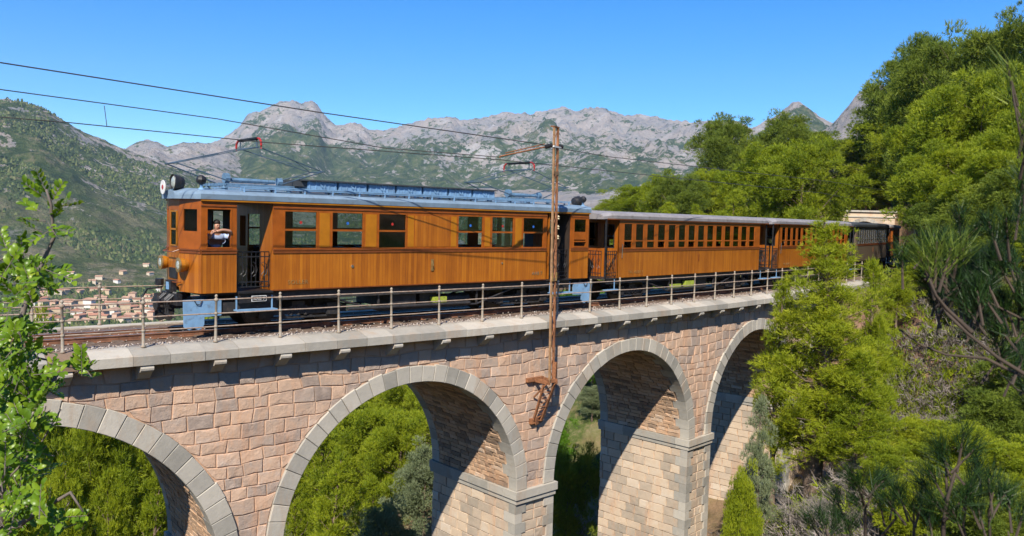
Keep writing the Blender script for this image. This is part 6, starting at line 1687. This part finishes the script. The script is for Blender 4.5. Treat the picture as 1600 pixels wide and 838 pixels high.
near_pine('dark young pine with a forked stem at the bottom right', [([(1474, 900), (1474, 820), (1480, 780), (1492, 740), (1500, 715)], 2.7, .006), ([(1480, 770), (1477, 725)], 2.7, .004), ([(1474, 815), (1500, 790)], 2.7, .004), ([(1425, 900), (1428, 820), (1412, 790)], 2.8, .004), ([(1520, 900), (1505, 820), (1512, 780)], 2.8, .004), ([(1550, 900), (1545, 800), (1552, 770)], 2.7, .004), ([(1590, 900), (1575, 830)], 2.7, .004)],
  [(1478, 728, 1.9, 2.7, .06), (1500, 712, 1.45, 2.7, .07), (1505, 720, .9, 2.7, .06), (1488, 735, 2.2, 2.7, .05), (1468, 765, 2.0, 2.7, .06), (1455, 775, 2.2, 2.75, .05), (1474, 800, 2.4, 2.7, .05), (1500, 786, .9, 2.7, .05), (1428, 812, 1.7, 2.8, .05), (1412, 792, 1.9, 2.8, .06), (1400, 800, 2.2, 2.8, .05), (1436, 800, 1.2, 2.8, .05), (1512, 775, 1.4, 2.8, .07), (1530, 745, 1.5, 2.9, .06), (1548, 780, 1.5, 2.7, .06), (1560, 790, 1.0, 2.7, .05), (1578, 805, 1.4, 2.7, .06), (1592, 825, 1.2, 2.7, .06), (1498, 820, 2.0, 2.7, .05), (1455, 830, 1.6, 2.7, .05), (1535, 820, 1.7, 2.7, .05), (1520, 800, 1.9, 2.7, .05)], 'needle_shaded', gN, 42)
tips = []
_rs = random.Random(9)
for _ in range(95):
    t = _rs.random(); x = 1445 + 190 * _rs.random(); y = 400 + 200 * _rs.random() * (x - 1380) / 200 
    tips.append((x, y + _rs.uniform(-40, 20), _rs.uniform(.9, 2.2), 2.5 + _rs.random() * .7, .06))
tips += [(1410 + 14 * i, 425 - 6 * (i % 4), 1.6 + .2 * math.sin(i), 2.6, .06) for i in range(0, 9, 3)] + [(1590, 350, 1.4, 2.9, .07), (1600, 310, 1.7, 2.6, .07), (1575, 380, 1.8, 2.6, .07)]
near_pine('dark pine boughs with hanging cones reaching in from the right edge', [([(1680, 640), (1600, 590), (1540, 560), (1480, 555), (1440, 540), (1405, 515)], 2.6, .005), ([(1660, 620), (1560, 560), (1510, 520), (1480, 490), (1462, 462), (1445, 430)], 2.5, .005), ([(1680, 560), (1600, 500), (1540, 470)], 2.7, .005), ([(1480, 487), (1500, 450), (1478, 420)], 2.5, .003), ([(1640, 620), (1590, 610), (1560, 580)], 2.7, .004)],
  tips, 'needle_shaded', gN, 43, per=56, ln=.058)
near_pine('pale sunlit pine twig at the upper right edge', [([(1640, 330), (1600, 240), (1590, 190), (1580, 130)], 2.3, .003), ([(1600, 240), (1612, 170)], 2.3, .003)],
  [(1590, 175, 1.7, 2.3, .06), (1582, 135, 1.8, 2.3, .06), (1598, 215, 1.5, 2.3, .06), (1610, 170, 1.4, 2.3, .06), (1600, 250, 1.7, 2.3, .06)], 'needle_light', gN, 44, per=22)
near_pine('pale twig with bright young needles before the earth bank', [([(1520, 520), (1478, 482), (1462, 462), (1450, 430), (1440, 415)], 2.4, .005), ([(1462, 462), (1475, 430)], 2.4, .003)],
  [(1455, 440, 1.8, 2.4, .07), (1462, 420, 1.6, 2.4, .07), (1475, 428, 1.3, 2.4, .07), (1446, 425, 2.0, 2.4, .06), (1486, 418, 1.2, 2.4, .06)], 'needle_light', gN, 45, per=36)

cam_data.dof.use_dof = True
cam_data.dof.focus_distance = 24.0
cam_data.dof.aperture_fstop = 8.0

# ================================================================ air
def haze():
    mb = MB().box((-6600, -6600, -190), (6600, 6600, 1150))
    t = NT('pale_air'); t.n.remove(t.bsdf); v = t.node('ShaderNodeVolumePrincipled'); v.inputs['Color'].default_value = (.55, .75, 1, 1); v.inputs['Density'].default_value = HAZE; v.inputs['Anisotropy'].default_value = .0
    t.link(v.outputs[0], t.out.inputs['Volume'])
    tag(mb.build('haze', t.m), 'pale blue air fading the far mountains', 'haze', kind='stuff')
HAZE = 6.0e-5
haze()
